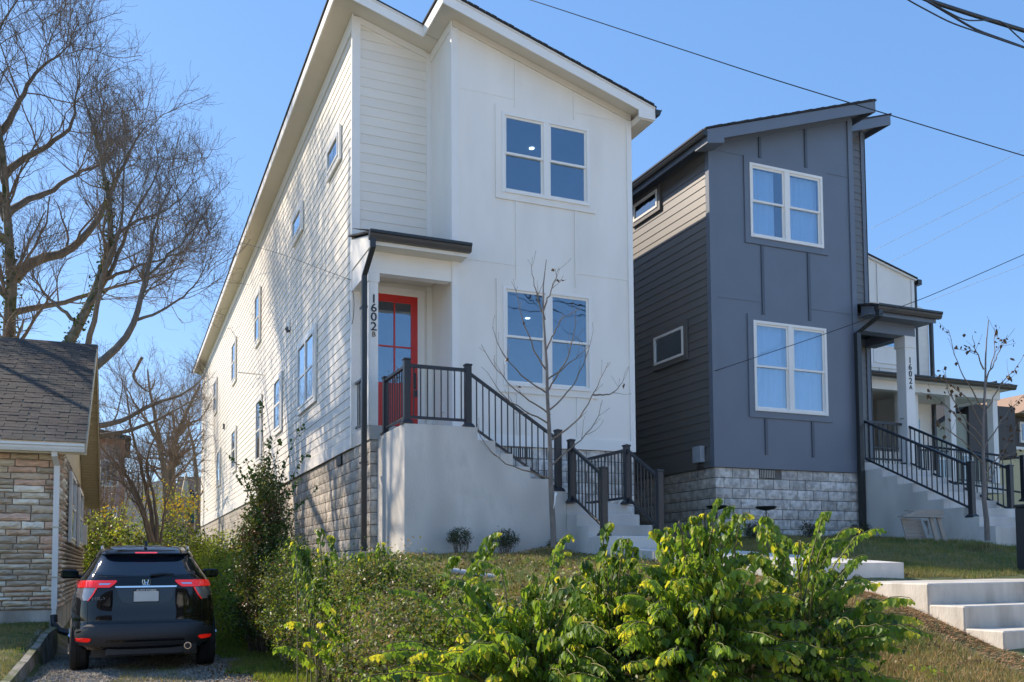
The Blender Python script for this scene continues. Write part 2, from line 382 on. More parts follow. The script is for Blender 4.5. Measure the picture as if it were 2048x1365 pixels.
def front_window(parent, y, x0, x1, z0, z1, casem, framem, curtains=None, split=True, casing=.12, zsplit=.5, depth=.0, shade=None):
    """double-hung pair on a wall facing -Y whose outer face is y; opening x0..x1, z0..z1"""
    w = thing_part('window', framem, parent)
    # casing (stands proud of wall)
    c = casing; t_ = .03
    mb = MB(); mb.box(x0-c, x0, y-t_, y-.001, z0-c, z1+c); mb.box(x1, x1+c, y-t_, y-.001, z0-c, z1+c); mb.box(x0, x1, y-t_, y-.001, z1, z1+c); mb.box(x0, x1, y-t_, y-.001, z0-c, z0)
    mb.build('window_casing', casem, parent)
    fr = MB(); f = .055; yo = y-.045; yi = y+.06
    fr.box(x0, x0+f, yo, yi, z0, z1); fr.box(x1-f, x1, yo, yi, z0, z1); fr.box(x0+f, x1-f, yo, yi, z1-f, z1); fr.box(x0+f, x1-f, yo-.012, yi, z0, z0+f*1.1)
    xm = (x0+x1)/2
    if split: fr.box(xm-.06, xm+.06, yo+.004, yi, z0+f*1.1, z1-f)
    win = fr.build('window', framem, parent)
    halves = ((x0+f, xm-.06), (xm+.06, x1-f)) if split else ((x0+f, x1-f),)
    for a_, b_ in halves:
        zm = z0+(z1-z0)*zsplit; s_ = .04
        for up_, (q0, q1) in enumerate(((z0+f*1.1, zm+.02), (zm-.02, z1-f))):
            ys_ = y+.012 if up_ == 0 else y-.016
            sh = MB(); sh.box(a_, a_+s_, ys_, ys_+.026, q0, q1); sh.box(b_-s_, b_, ys_, ys_+.026, q0, q1); sh.box(a_+s_, b_-s_, ys_, ys_+.026, q1-s_, q1); sh.box(a_+s_, b_-s_, ys_, ys_+.026, q0, q0+s_)
            sh.build('sash', framem, win)
            B('pane', M['skyglass' if curtains else 'glass'], win, a_+s_, b_-s_, ys_+.010, ys_+.014, q0+s_, q1-s_)
    if curtains:
        for (ca, cb, cz0, cz1) in curtains:
            n = 60; mb = MB(); vs = []; fs = []
            for q in range(n+1):
                u = q/n; xx = ca+(cb-ca)*u; yy = y+.085+.02*sin(u*(cb-ca)*42+ca*9)+.01*sin(u*31+ca)
                vs += [(xx, yy, cz0), (xx, yy*.5+(y+.085)*.5, cz1)]
            fs = [(2*q, 2*q+2, 2*q+3, 2*q+1) for q in range(n)]
            mb.add(vs, fs).build('curtain', M['curtain'], win, smooth=True)
    return win
def thing_part(*a): return None
def side_window(parent, x, y0, y1, z0, z1, casem, framem, kind='hung', casing=.11, glass=None, outx=-1):
    """window on wall facing -X; surface x; built proud of the lap boards"""
    o = outx; mb = MB(); c = casing; xa, xb = x+o*.045, x
    mb.box(xa, xb, y0-c, y0, z0-c, z1+c); mb.box(xa, xb, y1, y1+c, z0-c, z1+c); mb.box(xa, xb, y0, y1, z1, z1+c); mb.box(xa, xb, y0, y1, z0-c, z0)
    mb.build('window_casing', casem, parent)
    f = .05; fr = MB(); xo = x+o*.062
    fr.box(xo, x, y0, y0+f, z0, z1); fr.box(xo, x, y1-f, y1, z0, z1); fr.box(xo, x, y0+f, y1-f, z1-f, z1); fr.box(xo, x, y0+f, y1-f, z0, z0+f)
    ym = (y0+y1)/2; zm = (z0+z1)/2; panes = []
    if kind == 'pair': fr.box(xo, x, ym-.05, ym+.05, z0+f, z1-f); cols = ((y0+f, ym-.05), (ym+.05, y1-f))
    else: cols = ((y0+f, y1-f),)
    if kind in ('pair', 'hung'):
        for a_, b_ in cols: fr.box(x+o*.05, x, a_, b_, zm-.025, zm+.025)
        panes = [(a_, b_, q0, q1) for a_, b_ in cols for q0, q1 in ((z0+f, zm-.025), (zm+.025, z1-f))]
    else: panes = [(cols[0][0], cols[0][1], z0+f, z1-f)]
    win = fr.build('window', framem, parent)
    for a_, b_, q0, q1 in panes:
        B('pane', glass or M['sideglass'], win, x+o*.036, x+o*.031, a_, b_, q0, q1)
        B('blind', M['darkroom'], win, x+o*.026, x+.001*o, a_, b_, q0, q1)  # dark sheet behind the pane stands in for the unlit room
    return win

def cmu_face(parent, name, m, plane, c, a0, a1, z0, z1, out, bl=.4064, bh=.2032, limit=300, key=None, skip=()):
    """split-face blocks on a vertical face; plane 'y' face at y=c facing out"""
    meshes = []
    for v_ in range(5):
        r_ = random.Random(v_*17+hash(name) % 7*0)
        mb = MB(); n = 6; mm = 3; w_, h_ = bl-.017, bh-.014; g = {}
        vs = []; 
        for i_ in range(n+1):
            for j_ in range(mm+1):
                e = (i_ in (0, n)) or (j_ in (0, mm))
                d = .008 if e else .012+r_.random()*.012
                vs.append((-w_/2+w_*i_/n, -d, -h_/2+h_*j_/mm))
        fs = [(i_*(mm+1)+j_, (i_+1)*(mm+1)+j_, (i_+1)*(mm+1)+j_+1, i_*(mm+1)+j_+1) for i_ in range(n) for j_ in range(mm)]
        mb.add(vs, fs)
        mb.add([(-w_/2, -.006, -h_/2), (w_/2, -.006, -h_/2), (w_/2, -.006, h_/2), (-w_/2, -.006, h_/2), (-w_/2, .02, -h_/2), (w_/2, .02, -h_/2), (w_/2, .02, h_/2), (-w_/2, .02, h_/2)],
               [(0, 4, 5, 1), (1, 5, 6, 2), (2, 6, 7, 3), (3, 7, 4, 0)])
        meshes.append(mb.mesh('block_mesh', m))
    items = []
    row = 0; z = z1-bh
    while z > z0-bh:
        off = bl/2 if row % 2 else 0
        a_ = a0-off
        while a_ < a1-.03:
            lo, hi = max(a_, a0), min(a_+bl, a1)
            if hi-lo > .05 and not any(s_[0] < (lo+hi)/2 < s_[1] and row == s_[2] for s_ in skip): items.append((lo, hi, z))
            a_ += bl
        z -= bh; row += 1
    if key: items.sort(key=key)
    o = org(parent)
    for q, (lo, hi, z) in enumerate(items):
        if q >= limit: break
        ob = add_obj(name, meshes[rnd.randrange(5)], parent); md = (lo+hi)/2
        if plane == 'y': ob.location = Vector((md, c, z+bh/2))-o
        else: ob.location = Vector((c, md, z+bh/2))-o; ob.rotation_euler = (0, 0, -pi/2 if out < 0 else pi/2)
        ob.scale = ((hi-lo-.012)/(bl-.012), 1, 1)
    rest = items[limit:]
    if rest:
        mb = MB()
        for lo, hi, z in rest:
            if plane == 'x': mb.box(c+out*.02, c, lo+.006, hi-.006, z+.006, z+bh-.006)
            else: mb.box(lo+.006, hi-.006, c+out*.02, c, z+.006, z+bh-.006)
        q = mb.build(name, m, parent); q['kind'] = 'stuff'

def railing_run(parent, p0, p1, h=.93, base=.09, nb=None, m=None):
    """top rail, bottom rail, balusters between two ground-level points"""
    m = m or M['rail']; p0, p1 = Vector(p0), Vector(p1); d = p1-p0; dh = Vector((d.x, d.y, 0)); Lh = dh.length
    def rail(z, w_, hh, nm):
        side = Vector((-dh.y, dh.x, 0)).normalized()*w_/2; mb = MB(); vs = []
        for P_ in (p0, p1):
            for s_, zz in ((-1, 0), (1, 0), (1, hh), (.55, hh+.012), (-.55, hh+.012), (-1, hh)):
                vs.append(P_+side*s_+Vector((0, 0, z+zz)))
        fs = [tuple(range(6)), tuple(range(11, 5, -1))]+[(i_, (i_+1) % 6, 6+(i_+1) % 6, 6+i_) for i_ in range(6)]
        mb.add(vs, fs).build(nm, m, parent)
    rail(h-.045, .06, .04, 'top_rail'); rail(base, .035, .032, 'bottom_rail')
    nb = nb or max(2, int(Lh/.112)); mbm = MB(); r_ = .0085
    slope = d.z/Lh if Lh else 0
    mbm.box(-r_, r_, -r_, r_, base+.01, h-.03); me = mbm.mesh('baluster_mesh', m)
    o = org(parent)
    for q in range(1, nb+1):
        P_ = p0+d*(q/(nb+1)); ob = add_obj('baluster', me, parent); ob.location = P_-o
        ob.rotation_euler = (0, 0, math.atan2(d.y, d.x))
def post(parent, x, y, z0, z1, m=None, w=.045):
    m = m or M['rail']
    p_ = MB().bbox(x-w, x+w, y-w, y+w, z0, z1, .006).build('post', m, parent)
    q = MB(); b_ = w+.035
    q.add([(x-b_, y-b_, z0-.001), (x+b_, y-b_, z0-.001), (x+b_, y+b_, z0-.001), (x-b_, y+b_, z0-.001),
           (x-b_, y-b_, z0+.02), (x+b_, y-b_, z0+.02), (x+b_, y+b_, z0+.02), (x-b_, y+b_, z0+.02),
           (x-w-.004, y-w-.004, z0+.065), (x+w+.004, y-w-.004, z0+.065), (x+w+.004, y+w+.004, z0+.065), (x-w-.004, y+w+.004, z0+.065)],
          [(0, 1, 2, 3), (0, 1, 5, 4), (1, 2, 6, 5), (2, 3, 7, 6), (3, 0, 4, 7), (4, 5, 9, 8), (5, 6, 10, 9), (6, 7, 11, 10), (7, 4, 8, 11), (8, 9, 10, 11)]).build('base_cover', m, p_)
    c = MB(); k = w+.01
    c.bbox(x-k, x+k, y-k, y+k, z1-.012, z1+.018, .006)
    c.add([(x-w*.8, y-w*.8, z1+.018), (x+w*.8, y-w*.8, z1+.018), (x+w*.8, y+w*.8, z1+.018), (x-w*.8, y+w*.8, z1+.018), (x, y, z1+.036)], [(0, 1, 4), (1, 2, 4), (2, 3, 4), (3, 0, 4)]).build('cap', m, p_)
def gutter_x(parent, x0, x1, y, z, m, d=.12, h=.12):
    """K-style gutter running along X, back at y, facing -Y"""
    pr = [(y, z), (y-d*.62, z), (y-d*.8, z+h*.35), (y-d*.86, z+h*.6), (y-d, z+h*.72), (y-d, z+h), (y-d*.93, z+h), (y-d*.93, z+h*.85), (y-.006, z+h*.85), (y-.006, z+h), (y, z+h)]
    return MB().prism(pr, 'x', x0, x1).build('gutter', m, parent)
def gutter_y(parent, y0, y1, x, z, m, out, d=.12, h=.12):
    pr = [(x, z), (x+out*d*.62, z), (x+out*d*.8, z+h*.35), (x+out*d*.86, z+h*.6), (x+out*d, z+h*.72), (x+out*d, z+h), (x+out*d*.93, z+h), (x+out*d*.93, z+h*.85), (x+out*.006, z+h*.85), (x+out*.006, z+h), (x, z+h)]
    return MB().prism(pr, 'y', y0, y1).build('gutter', m, parent)
def pipe(parent, pts, m, w=.04, d=.03, name='downspout'):
    """rectangular pipe through points"""
    mb = MB(); vs = []
    for P_ in pts:
        x, y, z = P_
        vs += [(x-w, y-d, z), (x+w, y-d, z), (x+w, y+d, z), (x-w, y+d, z)]
    k = len(pts)
    fs = [(0, 1, 2, 3), tuple(range(4*k-4, 4*k))]+[(i_*4+j_, i_*4+(j_+1) % 4, i_*4+4+(j_+1) % 4, i_*4+4+j_) for i_ in range(k-1) for j_ in range(4)]
    return mb.add(vs, fs).build(name, m, parent)
def steps_solid(parent, m, segs, y0, y1, zb, b=.012):
    for x0, x1, z in segs: MB().bbox(x0, x1, y0, y1, zb, z, b).build('step', m, parent)

# ================================================================== HOUSE 1 (white, number 1602 B)
h1 = thing('townhouse', 'white two-storey house with a red front door and number 1602 B on its post', 'house', (6.3, 16, 1.5))
T1 = lambda x: 11.0-.29*(x-5.27)
YF, YR, YB = 14.8, 16.0, 49.6; XL, XB, XR = 3.78, 5.27, 8.9
OP1 = (6.2, 7.98, 4.5, 6.3); OP2 = (6.2, 7.98, 8.01, 9.5)
w = MB(); wallpanel(w, 'y', YF, YF+.15, XB, XR, 3.46, T1, [OP1, OP2]); w.build('wall', M['white'], h1)
w = MB(); w.box(XB, XB+.15, YF+.15, YR+.15, 3.46, T1(XB+.15)); w.build('wall', M['white'], h1)
w = MB(); wallpanel(w, 'y', YR+.001, YR+.15, XL+.02, XB, 3.46, T1); w.build('wall', M['white'], h1)
w = MB(); w.box(XL+.001, XL+.15, YR+.151, YB, 3.46, T1(XL+.15)-.02); w.build('wall', M['white'], h1)
w = MB(); w.box(XR-.15, XR, YF+.151, YB, 3.46, T1(XR)-.01); w.build('wall', M['white'], h1)
w = MB(); w.box(XL, XR, YB+.001, YB+.15, 3.46, 9.8); w.build('wall', M['white'], h1)
# rooms behind the front windows
w = MB(); w.box(XB+.151, XR-.151, 18.6, 18.7, 3.6, 9.9); w.box(XB+.151, XB+.2, YF+.16, 18.6, 3.6, 9.9); w.box(XR-.2, XR-.151, YF+.16, 18.6, 3.6, 9.9)
w.box(XB+.2, XR-.2, YF+.16, 18.6, 6.75, 7.0); w.box(XB+.2, XR-.2, YF+.16, 18.6, 3.6, 3.68); w.box(XB+.2, XR-.2, YF+.16, 18.6, 9.7, 9.75); w.build('room_lining', M['interior'], h1)
em = bpy.data.materials.new('lit_downlight'); em.use_nodes = True; em.node_tree.nodes['Principled BSDF'].inputs['Emission Color'].default_value = (1, .93, .8, 1); em.node_tree.nodes['Principled BSDF'].inputs['Emission Strength'].default_value = 1.2
for x_, y_, z_ in ((7.48, 16.27, 9.695), (8.16, 18.04, 6.745), (6.9, 17.6, 6.745)):
    MB().tube([(x_, y_, z_-.012), (x_, y_, z_)], .055, 14).build('downlight', em, h1)
# lap siding
z = 3.46+.2; RV = .178
B('skirt_board', M['trim'], h1, XL-.03, XL, YR-.03, YB, 3.42, 3.64)
k = 0
while z < T1(XL)-.3:
    board_side(h1, M['whitesiding'], YR+.05, YB, XL, z, RV, top=T1(XL)-.28); z += RV
B('frieze_board', M['trim'], h1, XL-.032, XL, YR+.051, YB, T1(XL)-.28, T1(XL)-.005)
B('corner_board', M['trim'], h1, XL-.036, XL-.002, YR-.036, YR+.05, 3.44, T1(XL)-.01)
B('corner_board', M['trim'], h1, XL-.002, XL+.12, YR-.036, YR-.001, 3.44, T1(XL+.12)-.01)
z = 6.9
while z < 11.4:
    board_front(h1, M['whitesiding'], XL+.12, XB-.1, YR, z, .178, top=lambda x: T1(x)-.12); z += .178
MB().prism([(XL+.12, T1(XL+.12)-.13), (XB-.1, T1(XB-.1)-.13), (XB-.1, T1(XB-.1)-.005), (XL+.12, T1(XL+.12)-.005)], 'y', YR-.028, YR-.001).build('frieze_board', M['trim'], h1)
B('corner_board', M['trim'], h1, XB-.1, XB-.001, YR-.03, YR-.001, 3.6, T1(XB)-.01)
B('frieze_board', M['trim'], h1, XB-.028, XB-.001, YF+.001, YR-.031, T1(XB)-.16, T1(XB)-.004)
z = 3.68
while z < 6.2:
    board_front(h1, M['whitesiding'], 5.02, XB-.1, YR, z, .165); board_front(h1, M['whitesiding'], XL+.12, 4.06, YR, z, .165); z += .165
board_front(h1, M['whitesiding'], XL+.12, XB-.1, YR, 6.42, .165)
# bay trim
for xa, xb in ((XB-.001, XB+.1), (XR-.1, XR+.001)):
    B('corner_board', M['trim'], h1, xa, xb, YF-.03, YF-.001, 3.42, T1(xa if xa > 7 else xb)-.12 if xa < 7 else T1(xb)-.12)
B('corner_board', M['trim'], h1, XB-.03, XB-.001, YF-.03, YF+.08, 3.42, T1(XB)-.17)
MB().prism([(XB+.0, T1(XB)-.12), (XR, T1(XR)-.12), (XR, T1(XR)-.003), (XB, T1(XB)-.003)], 'y', YF-.033, YF-.001).build('frieze_board', M['soffit'], h1)
for xb_ in (6.49, 7.69):
    B('batten', M['white'], h1, xb_-.028, xb_+.028, YF-.022, YF-.001, OP2[3]+.125, T1(xb_+.03)-.125)
    B('batten', M['white'], h1, xb_-.028, xb_+.028, YF-.022, YF-.001, OP1[3]+.125, OP2[2]-.125)
    B('batten', M['white'], h1, xb_-.028, xb_+.028, YF-.022, YF-.001, 3.64, OP1[2]-.125)
for z_ in (9.78, 6.7):
    for xa, xb in ((XB+.1, 6.46), (7.72, XR-.1)):
        if z_ == 9.78 and xa > 7: xb = 8.6
        B('joint_flashing', M['white'], h1, xa, xb, YF-.008, YF-.001, z_, z_+.014)
B('skirt_board', M['trim'], h1, XB+.1, XR-.1, YF-.026, YF-.001, 3.42, 3.62)
front_window(h1, YF, *OP1, M['white'], M['trim']); front_window(h1, YF, *OP2, M['white'], M['trim'])
for a_ in ((17.0, 18.0, 9.2, 9.66, 'awn'), (20.95, 22.05, 9.2, 9.68, 'awn'), (27.85, 28.75, 8.2, 9.65, 'hung'), (34.1, 35.15, 8.2, 9.6, 'hung'), (41.3, 42.4, 8.2, 9.55, 'hung'),
           (19.3, 21.2, 4.92, 6.36, 'pair'), (23.75, 24.75, 4.92, 6.25, 'hung'), (27.4, 28.3, 4.5, 6.3, 'hung'), (33.8, 34.9, 4.9, 6.3, 'hung'), (39.4, 40.5, 4.85, 6.2, 'hung')):
    side_window(h1, XL-.02, *a_[:4], M['trim'], M['trim'], a_[4])
B('wall_vent', M['trim'], h1, XL-.06, XL-.02, 22.55, 22.75, 7.16, 7.36)
MB().tube([(XL-.03, 22.65, 7.2), (XL-.1, 22.65, 7.16)], .07, 10).build('vent_hood', M['screen'], h1)
B('wall_vent', M['screen'], h1, XL-.07, XL-.02, 38.0, 38.2, 6.9, 7.1)
MB().tube([(XL-.02, 27.2, 6.95), (XL-.75, 27.1, 6.95)], .02, 6).build('vent_pipe', M['trim'], h1)
# roof
EL, ER = 3.35, 9.2
for (a_, b_, c0, c1) in ((EL, ER, 15.5, 50.1), (4.95, ER, 14.4, 15.499)):
    MB().prism([(a_+.02, T1(a_+.02)), (b_-.02, T1(b_-.02)), (b_-.02, T1(b_-.02)+.1), (a_+.02, T1(a_+.02)+.1)], 'y', c0+.02, c1).build('soffit', M['soffit'], h1)
    MB().prism([(a_-.03, T1(a_)+.115), (b_+.03, T1(b_)+.105), (b_+.03, T1(b_)+.135), (a_-.03, T1(a_)+.15)], 'y', c0-.03, c1).build('roof_shingle_layer', M['shingle'], h1)
def fasc(parent, x0, x1, y, T, lo=-.1, hi=.1, m=None, th=.024):
    MB().prism([(x0, T(x0)+lo), (x1, T(x1)+lo), (x1, T(x1)+hi), (x0, T(x0)+hi)], 'y', y, y+th).build('fascia', m or M['trim'], parent)
fasc(h1, EL, 4.95, 15.48, T1); fasc(h1, 4.95, ER, 14.38, T1)
B('fascia', M['trim'], h1, EL-.004, EL+.02, 15.505, 50.1, T1(EL)-.1, T1(EL)+.1)
B('fascia', M['trim'], h1, 4.946, 4.97, 14.405, 15.48, T1(4.95)-.1, T1(4.95)+.1)
B('fascia', M['trim'], h1, ER-.02, ER+.004, 14.405, 50.1, T1(ER)-.1, T1(ER)+.09)
for c0, xx0, xx1 in ((15.47, EL, 4.94), (14.37, 4.94, ER)):
    MB().prism([(xx0, T1(xx0)+.07), (xx1, T1(xx1)+.07), (xx1, T1(xx1)+.11), (xx0, T1(xx0)+.11)], 'y', c0, c0+.008).build('drip_edge', M['soffit'], h1)
MB().prism([(XR+.002, T1(ER)-.16), (ER-.02, T1(ER)-.16), (ER-.02, T1(ER)-.001), (XR+.002, T1(XR)-.12)], 'y', 14.405, YB).build('eave_box', M['soffit'], h1)
MB().prism([(8.84, T1(ER)-.14), (ER, T1(ER)-.14), (ER, T1(ER)-.1), (8.84, T1(8.84)-.1)], 'y', 14.375, 14.4).build('fascia', M['trim'], h1)
gutter_y(h1, 14.36, 50.1, ER+.006, T1(ER)-.04, M['gutter'], 1, .13, .13)
for i_ in range(38):                                    # uneven shingle edge along the rake
    xx = 4.96+i_*.111
    MB().prism([(xx, T1(xx)+.12), (xx+.1, T1(xx+.1)+.12), (xx+.1, T1(xx+.1)+.155+.004*(i_ % 3)), (xx, T1(xx)+.155+.004*(i_ % 3))], 'y', 14.352, 14.5).build('shingle_edge', M['shingle'], h1)
# foundation
B('foundation_core', M['mortar'], h1, XL+.04, XR-.04, YR+.04, YB, -.1, 3.42); B('foundation_core', M['mortar'], h1, XL+.04, XR-.04, YF+.04, YR+.05, -.1, 3.42)
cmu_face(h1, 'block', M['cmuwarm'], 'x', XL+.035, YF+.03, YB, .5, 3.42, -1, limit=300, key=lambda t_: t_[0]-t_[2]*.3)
cmu_face(h1, 'block', M['cmu'], 'y', YF+.035, XL+.03, XR, 1.2, 3.42, 1, limit=180)
B('crawl_vent', M['black'], h1, 6.35, 6.76, YF-.01, YF+.03, 3.22, 3.40)
for i_ in range(9): B('vent_slat', M['trim'], h1, 6.37+i_*.043, 6.385+i_*.043, YF-.018, YF-.011, 3.23, 3.39)
B('crawl_vent', M['black'], h1, XL-.01, XL+.03, 16.9, 17.3, 3.22, 3.40)
# porch
B('porch_floor', M['concrete'], h1, XL-.0, XB-.002, YF-.001, YR-.04, 3.42, 3.66)
PW = .165
B('porch_post', M['trim'], h1, 3.765, 3.765+PW, YF+.0, YF+PW, 3.66, 6.26, .004)
B('post_cap', M['trim'], h1, 3.75, 3.75+.2, YF-.012, YF+.185, 6.1, 6.255)
B('porch_beam', M['trim'], h1, 3.755, XB-.002, YF-.008, YF+.18, 6.258, 6.62)
B('porch_beam', M['trim'], h1, 3.757, 3.90, YF+.181, YR-.04, 6.26, 6.62)
B('porch_ceiling', M['soffit'], h1, 3.9, XB-.03, YF+.181, YR-.04, 6.5, 6.56)
MB().prism([(YF-.36, 6.63), (YR-.035, 6.63), (YR-.035, 7.2), (YF-.36, 6.78)], 'x', 3.74, 3.76).build('porch_gable_panel', M['trim'], h1)
B('porch_soffit', M['soffit'], h1, 3.76, 5.42, YF-.36, YR-.036, 6.621, 6.64)
B('porch_fascia', M['trim'], h1, 3.76, 5.42, YF-.38, YF-.361, 6.60, 6.78)
q = MB(); q.prism([(YF-.4, 6.79), (YR-.036, 7.24), (YR-.036, 7.27), (YF-.4, 6.82)], 'x', 3.68, 5.44); q.build('porch_roof', M['shingle'], h1)
for i_ in range(6):
    for j_ in range(13):
        yy = YF-.4+i_*.215; zz = 6.82+i_*.215*.366
        mb = MB(); x_ = 3.68+j_*.135
        mb.add([(x_, yy, zz+.004), (x_+.128, yy, zz+.004), (x_+.128, yy+.23, zz+.088), (x_, yy+.23, zz+.088), (x_, yy, zz+.016), (x_+.128, yy, zz+.016), (x_+.128, yy+.23, zz+.09), (x_, yy+.23, zz+.09)],
               [(3, 2, 1, 0), (4, 5, 6, 7), (0, 1, 5, 4), (1, 2, 6, 5), (2, 3, 7, 6), (3, 0, 4, 7)])
        mb.build('shingle', M['shingle'], h1)
gutter_x(h1, 3.66, 5.44, YF-.385, 6.66, M['gutter'], .13, .15)
pipe(h1, [(3.72, YF-.44, 6.68), (3.72, YF-.44, 6.52), (3.66, YF-.12, 6.14), (3.66, YF-.12, 6.0), (3.66, YF-.12, 1.7), (3.66, YF-.2, 1.55)], M['gutter'], .042, .035)
for z_ in (5.6, 3.0): B('pipe_strap', M['gutter'], h1, 3.61, 3.71, YF-.16, YF+.02, z_, z_+.03)
for nm, z_, s_ in (('1', 5.80, .2), ('6', 5.645, .2), ('0', 5.49, .2), ('2', 5.325, .2)): place_text('house_number', nm, s_, (3.852, YF-.006, z_), M['black'], h1, sx=1.1)
place_text('house_number', 'B', .12, (3.852, YF-.006, 5.195), mat('worn_brass_letter', (.2, .12, .06), .5), h1)
# door
DZ0, DZ1, DX0, DX1 = 3.69, 6.27, 4.1, 4.98
dm = M['door']
for a_ in ((DX0-.14, DX0-.03, DZ0, DZ1+.14), (DX1+.03, DX1+.14, DZ0, DZ1+.14), (DX0-.03, DX1+.03, DZ1+.03, DZ1+.14)): B('door_casing', M['trim'], h1, a_[0], a_[1], YR-.04, YR-.001, a_[2], a_[3])
for a_ in ((DX0-.03, DX0, DZ0, DZ1+.03), (DX1, DX1+.03, DZ0, DZ1+.03), (DX0, DX1, DZ1, DZ1+.03)): B('door_jamb', M['trim'], h1, a_[0], a_[1], YR-.06, YR-.001, a_[2], a_[3])
q = MB(); gy0, gy1 = YR-.055, YR-.002; gz = DZ0+.95; st = .125
q.box(DX0, DX0+st, gy0, gy1, DZ0, DZ1); q.box(DX1-st, DX1, gy0, gy1, DZ0, DZ1); q.box(DX0+st, DX1-st, gy0, gy1, DZ1-.14, DZ1); q.box(DX0+st, DX1-st, gy0, gy1, gz-.13, gz); q.box(DX0+st, DX1-st, gy0, gy1, DZ0, DZ0+.2)
q.box(DX0+st, DX1-st, gy0+.012, gy1, DZ0+.2, gz-.13)
q.box(DX0+st+.06, DX1-st-.06, gy0+.004, gy0+.012, DZ0+.26, gz-.19)
xm = (DX0+DX1)/2; q.box(xm-.014, xm+.014, gy0+.004, gy1-.01, gz, DZ1-.14); zm = gz+(DZ1-.14-gz)*.45
for zz in (zm,): q.box(DX0+st, xm-.014, gy0+.004, gy1-.01, zz-.014, zz+.014); q.box(xm+.014, DX1-st, gy0+.004, gy1-.01, zz-.014, zz+.014)
door = q.build('door', dm, h1)
for xa, xb in ((DX0+st, xm-.014), (xm+.014, DX1-st)):
    for za, zb in ((gz, zm-.014), (zm+.014, DZ1-.14)):
        B('pane', M['glass'], door, xa, xb, gy0+.018, gy0+.022, za, zb); B('door_blind', M['darkroom'], door, xa, xb, gy0+.03, gy0+.04, za, zb)  # door panes backed by a sheet coloured like the unlit interior
B('handle_plate', M['black'], door, DX1-.085, DX1-.035, gy0-.012, gy0, 4.55, 4.85); MB().tube([(DX1-.06, gy0-.05, 4.8), (DX1-.06, gy0-.06, 4.7), (DX1-.06, gy0-.05, 4.6)], .011, 6).build('handle', M['black'], door)
B('deadbolt', M['black'], door, DX1-.085, DX1-.035, gy0-.02, gy0, 4.93, 5.0); B('lock_box', M['black'], door, DX1-.09, DX1-.03, gy0-.07, gy0-.03, 4.4, 4.52)
B('threshold', M['black'], h1, DX0, DX1, YR-.08, YR-.013, 3.66, 3.69)
B('outlet_box', M['trim'], h1, XB-.03, XB-.002, 15.3, 15.4, 4.05, 4.2)
# loop of service cable at the corner
lp = [(XL-.03, YR-.05+.16*sin(a_), 5.95+.3*cos(a_)) for a_ in np.linspace(0, 2*pi, 18)]
MB().tube(lp, .006, 4).build('cable_loop', M['gutter'], h1)

# ------------------------------------------------------------------ stairs of house 1
st1 = thing('concrete_stairs', 'pale grey concrete stairs with a tall plain side wall below the red front door', 'stairs', (5.3, 13.9, 1.4))
cm = M['concrete']
MB().prism([(3.93, .6), (6.66, .6), (6.66, 2.50), (6.35, 2.50), (6.35, 2.69), (6.02, 2.69), (6.02, 2.88), (5.72, 2.88), (5.72, 3.075), (5.42, 3.075), (5.42, 3.27), (5.12, 3.27), (5.12, 3.47), (3.93, 3.47)], 'y', 13.26, 13.44).build('side_wall', cm, st1)
MB().box(3.93, 5.12, 13.4405, YF-.002, .6, 3.468).build('landing', cm, st1)
MB().bbox(3.915, 3.929, 14.42, YF-.002, .6, 3.40, .004).build('side_pier', cm, st1)
for x0, x1, z in [(5.1205, 5.42, 3.268), (5.4205, 5.72, 3.073), (5.7205, 6.02, 2.878), (6.0205, 6.35, 2.688), (6.3505, 6.66, 2.498)]: MB().box(x0, x1, 13.4405, 14.7, .6, z).build('step', cm, st1)
MB().bbox(6.661, 7.83, 13.26, 14.7, .8, 2.31, .014).build('landing', cm, st1)
for y0, y1, z_ in ((12.9, 13.259, 2.12), (12.51, 12.899, 1.93), (12.12, 12.509, 1.74)): MB().bbox(6.66, 7.83, y0, y1, .8, z_, .012).build('step', cm, st1)
r1 = thing('stair_railing', 'dark metal railing along the long upper flight and landing by the red door', 'railing', (5.3, 13.3, 3.47), 'stair railings')
PA = (3.99, 13.34); PB = (4.99, 13.34); PC = (6.56, 13.34); P0 = (3.99, 14.55)
post(r1, *P0, 3.47, 4.42); post(r1, *PA, 3.47, 4.47, w=.05); post(r1, *PB, 3.47, 4.46, w=.05); post(r1, *PC, 2.50, 3.50, w=.05)
railing_run(r1, (*P0, 3.47), (*PA, 3.47), nb=8); railing_run(r1, (*PA, 3.47), (*PB, 3.47), nb=8); railing_run(r1, (5.03, 13.34, 3.42), (6.52, 13.34, 2.47), nb=13, base=.07)
r2 = thing('stair_railing', 'short dark metal railing on the left of the lower flight behind the bare sapling', 'railing', (6.75, 12.7, 2.0), 'stair railings')
post(r2, 6.73, 13.2, 2.31, 3.33, w=.048); post(r2, 6.77, 12.2, 1.74, 2.78, w=.048); railing_run(r2, (6.73, 13.16, 2.3), (6.77, 12.24, 1.78), nb=8)
r3 = thing('stair_railing', 'dark metal corner railing on the right of the lower landing beside the dark house', 'railing', (7.77, 13.2, 2.31), 'stair railings')
post(r3, 7.77, 13.2, 2.31, 3.29, w=.048); post(r3, 7.77, 12.2, 1.74, 2.77, w=.048); railing_run(r3, (7.77, 13.16, 2.3), (7.77, 12.24, 1.78), nb=8); railing_run(r3, (7.77, 14.66, 2.31), (7.77, 13.24, 2.31), nb=11)
r4 = thing('porch_side_railing', 'small dark metal railing on the left side of the 1602 B porch behind the downspout', 'railing', (3.83, 15.4, 3.66))
railing_run(r4, (3.83, 15.02, 3.66), (3.83, 15.93, 3.66), nb=7)

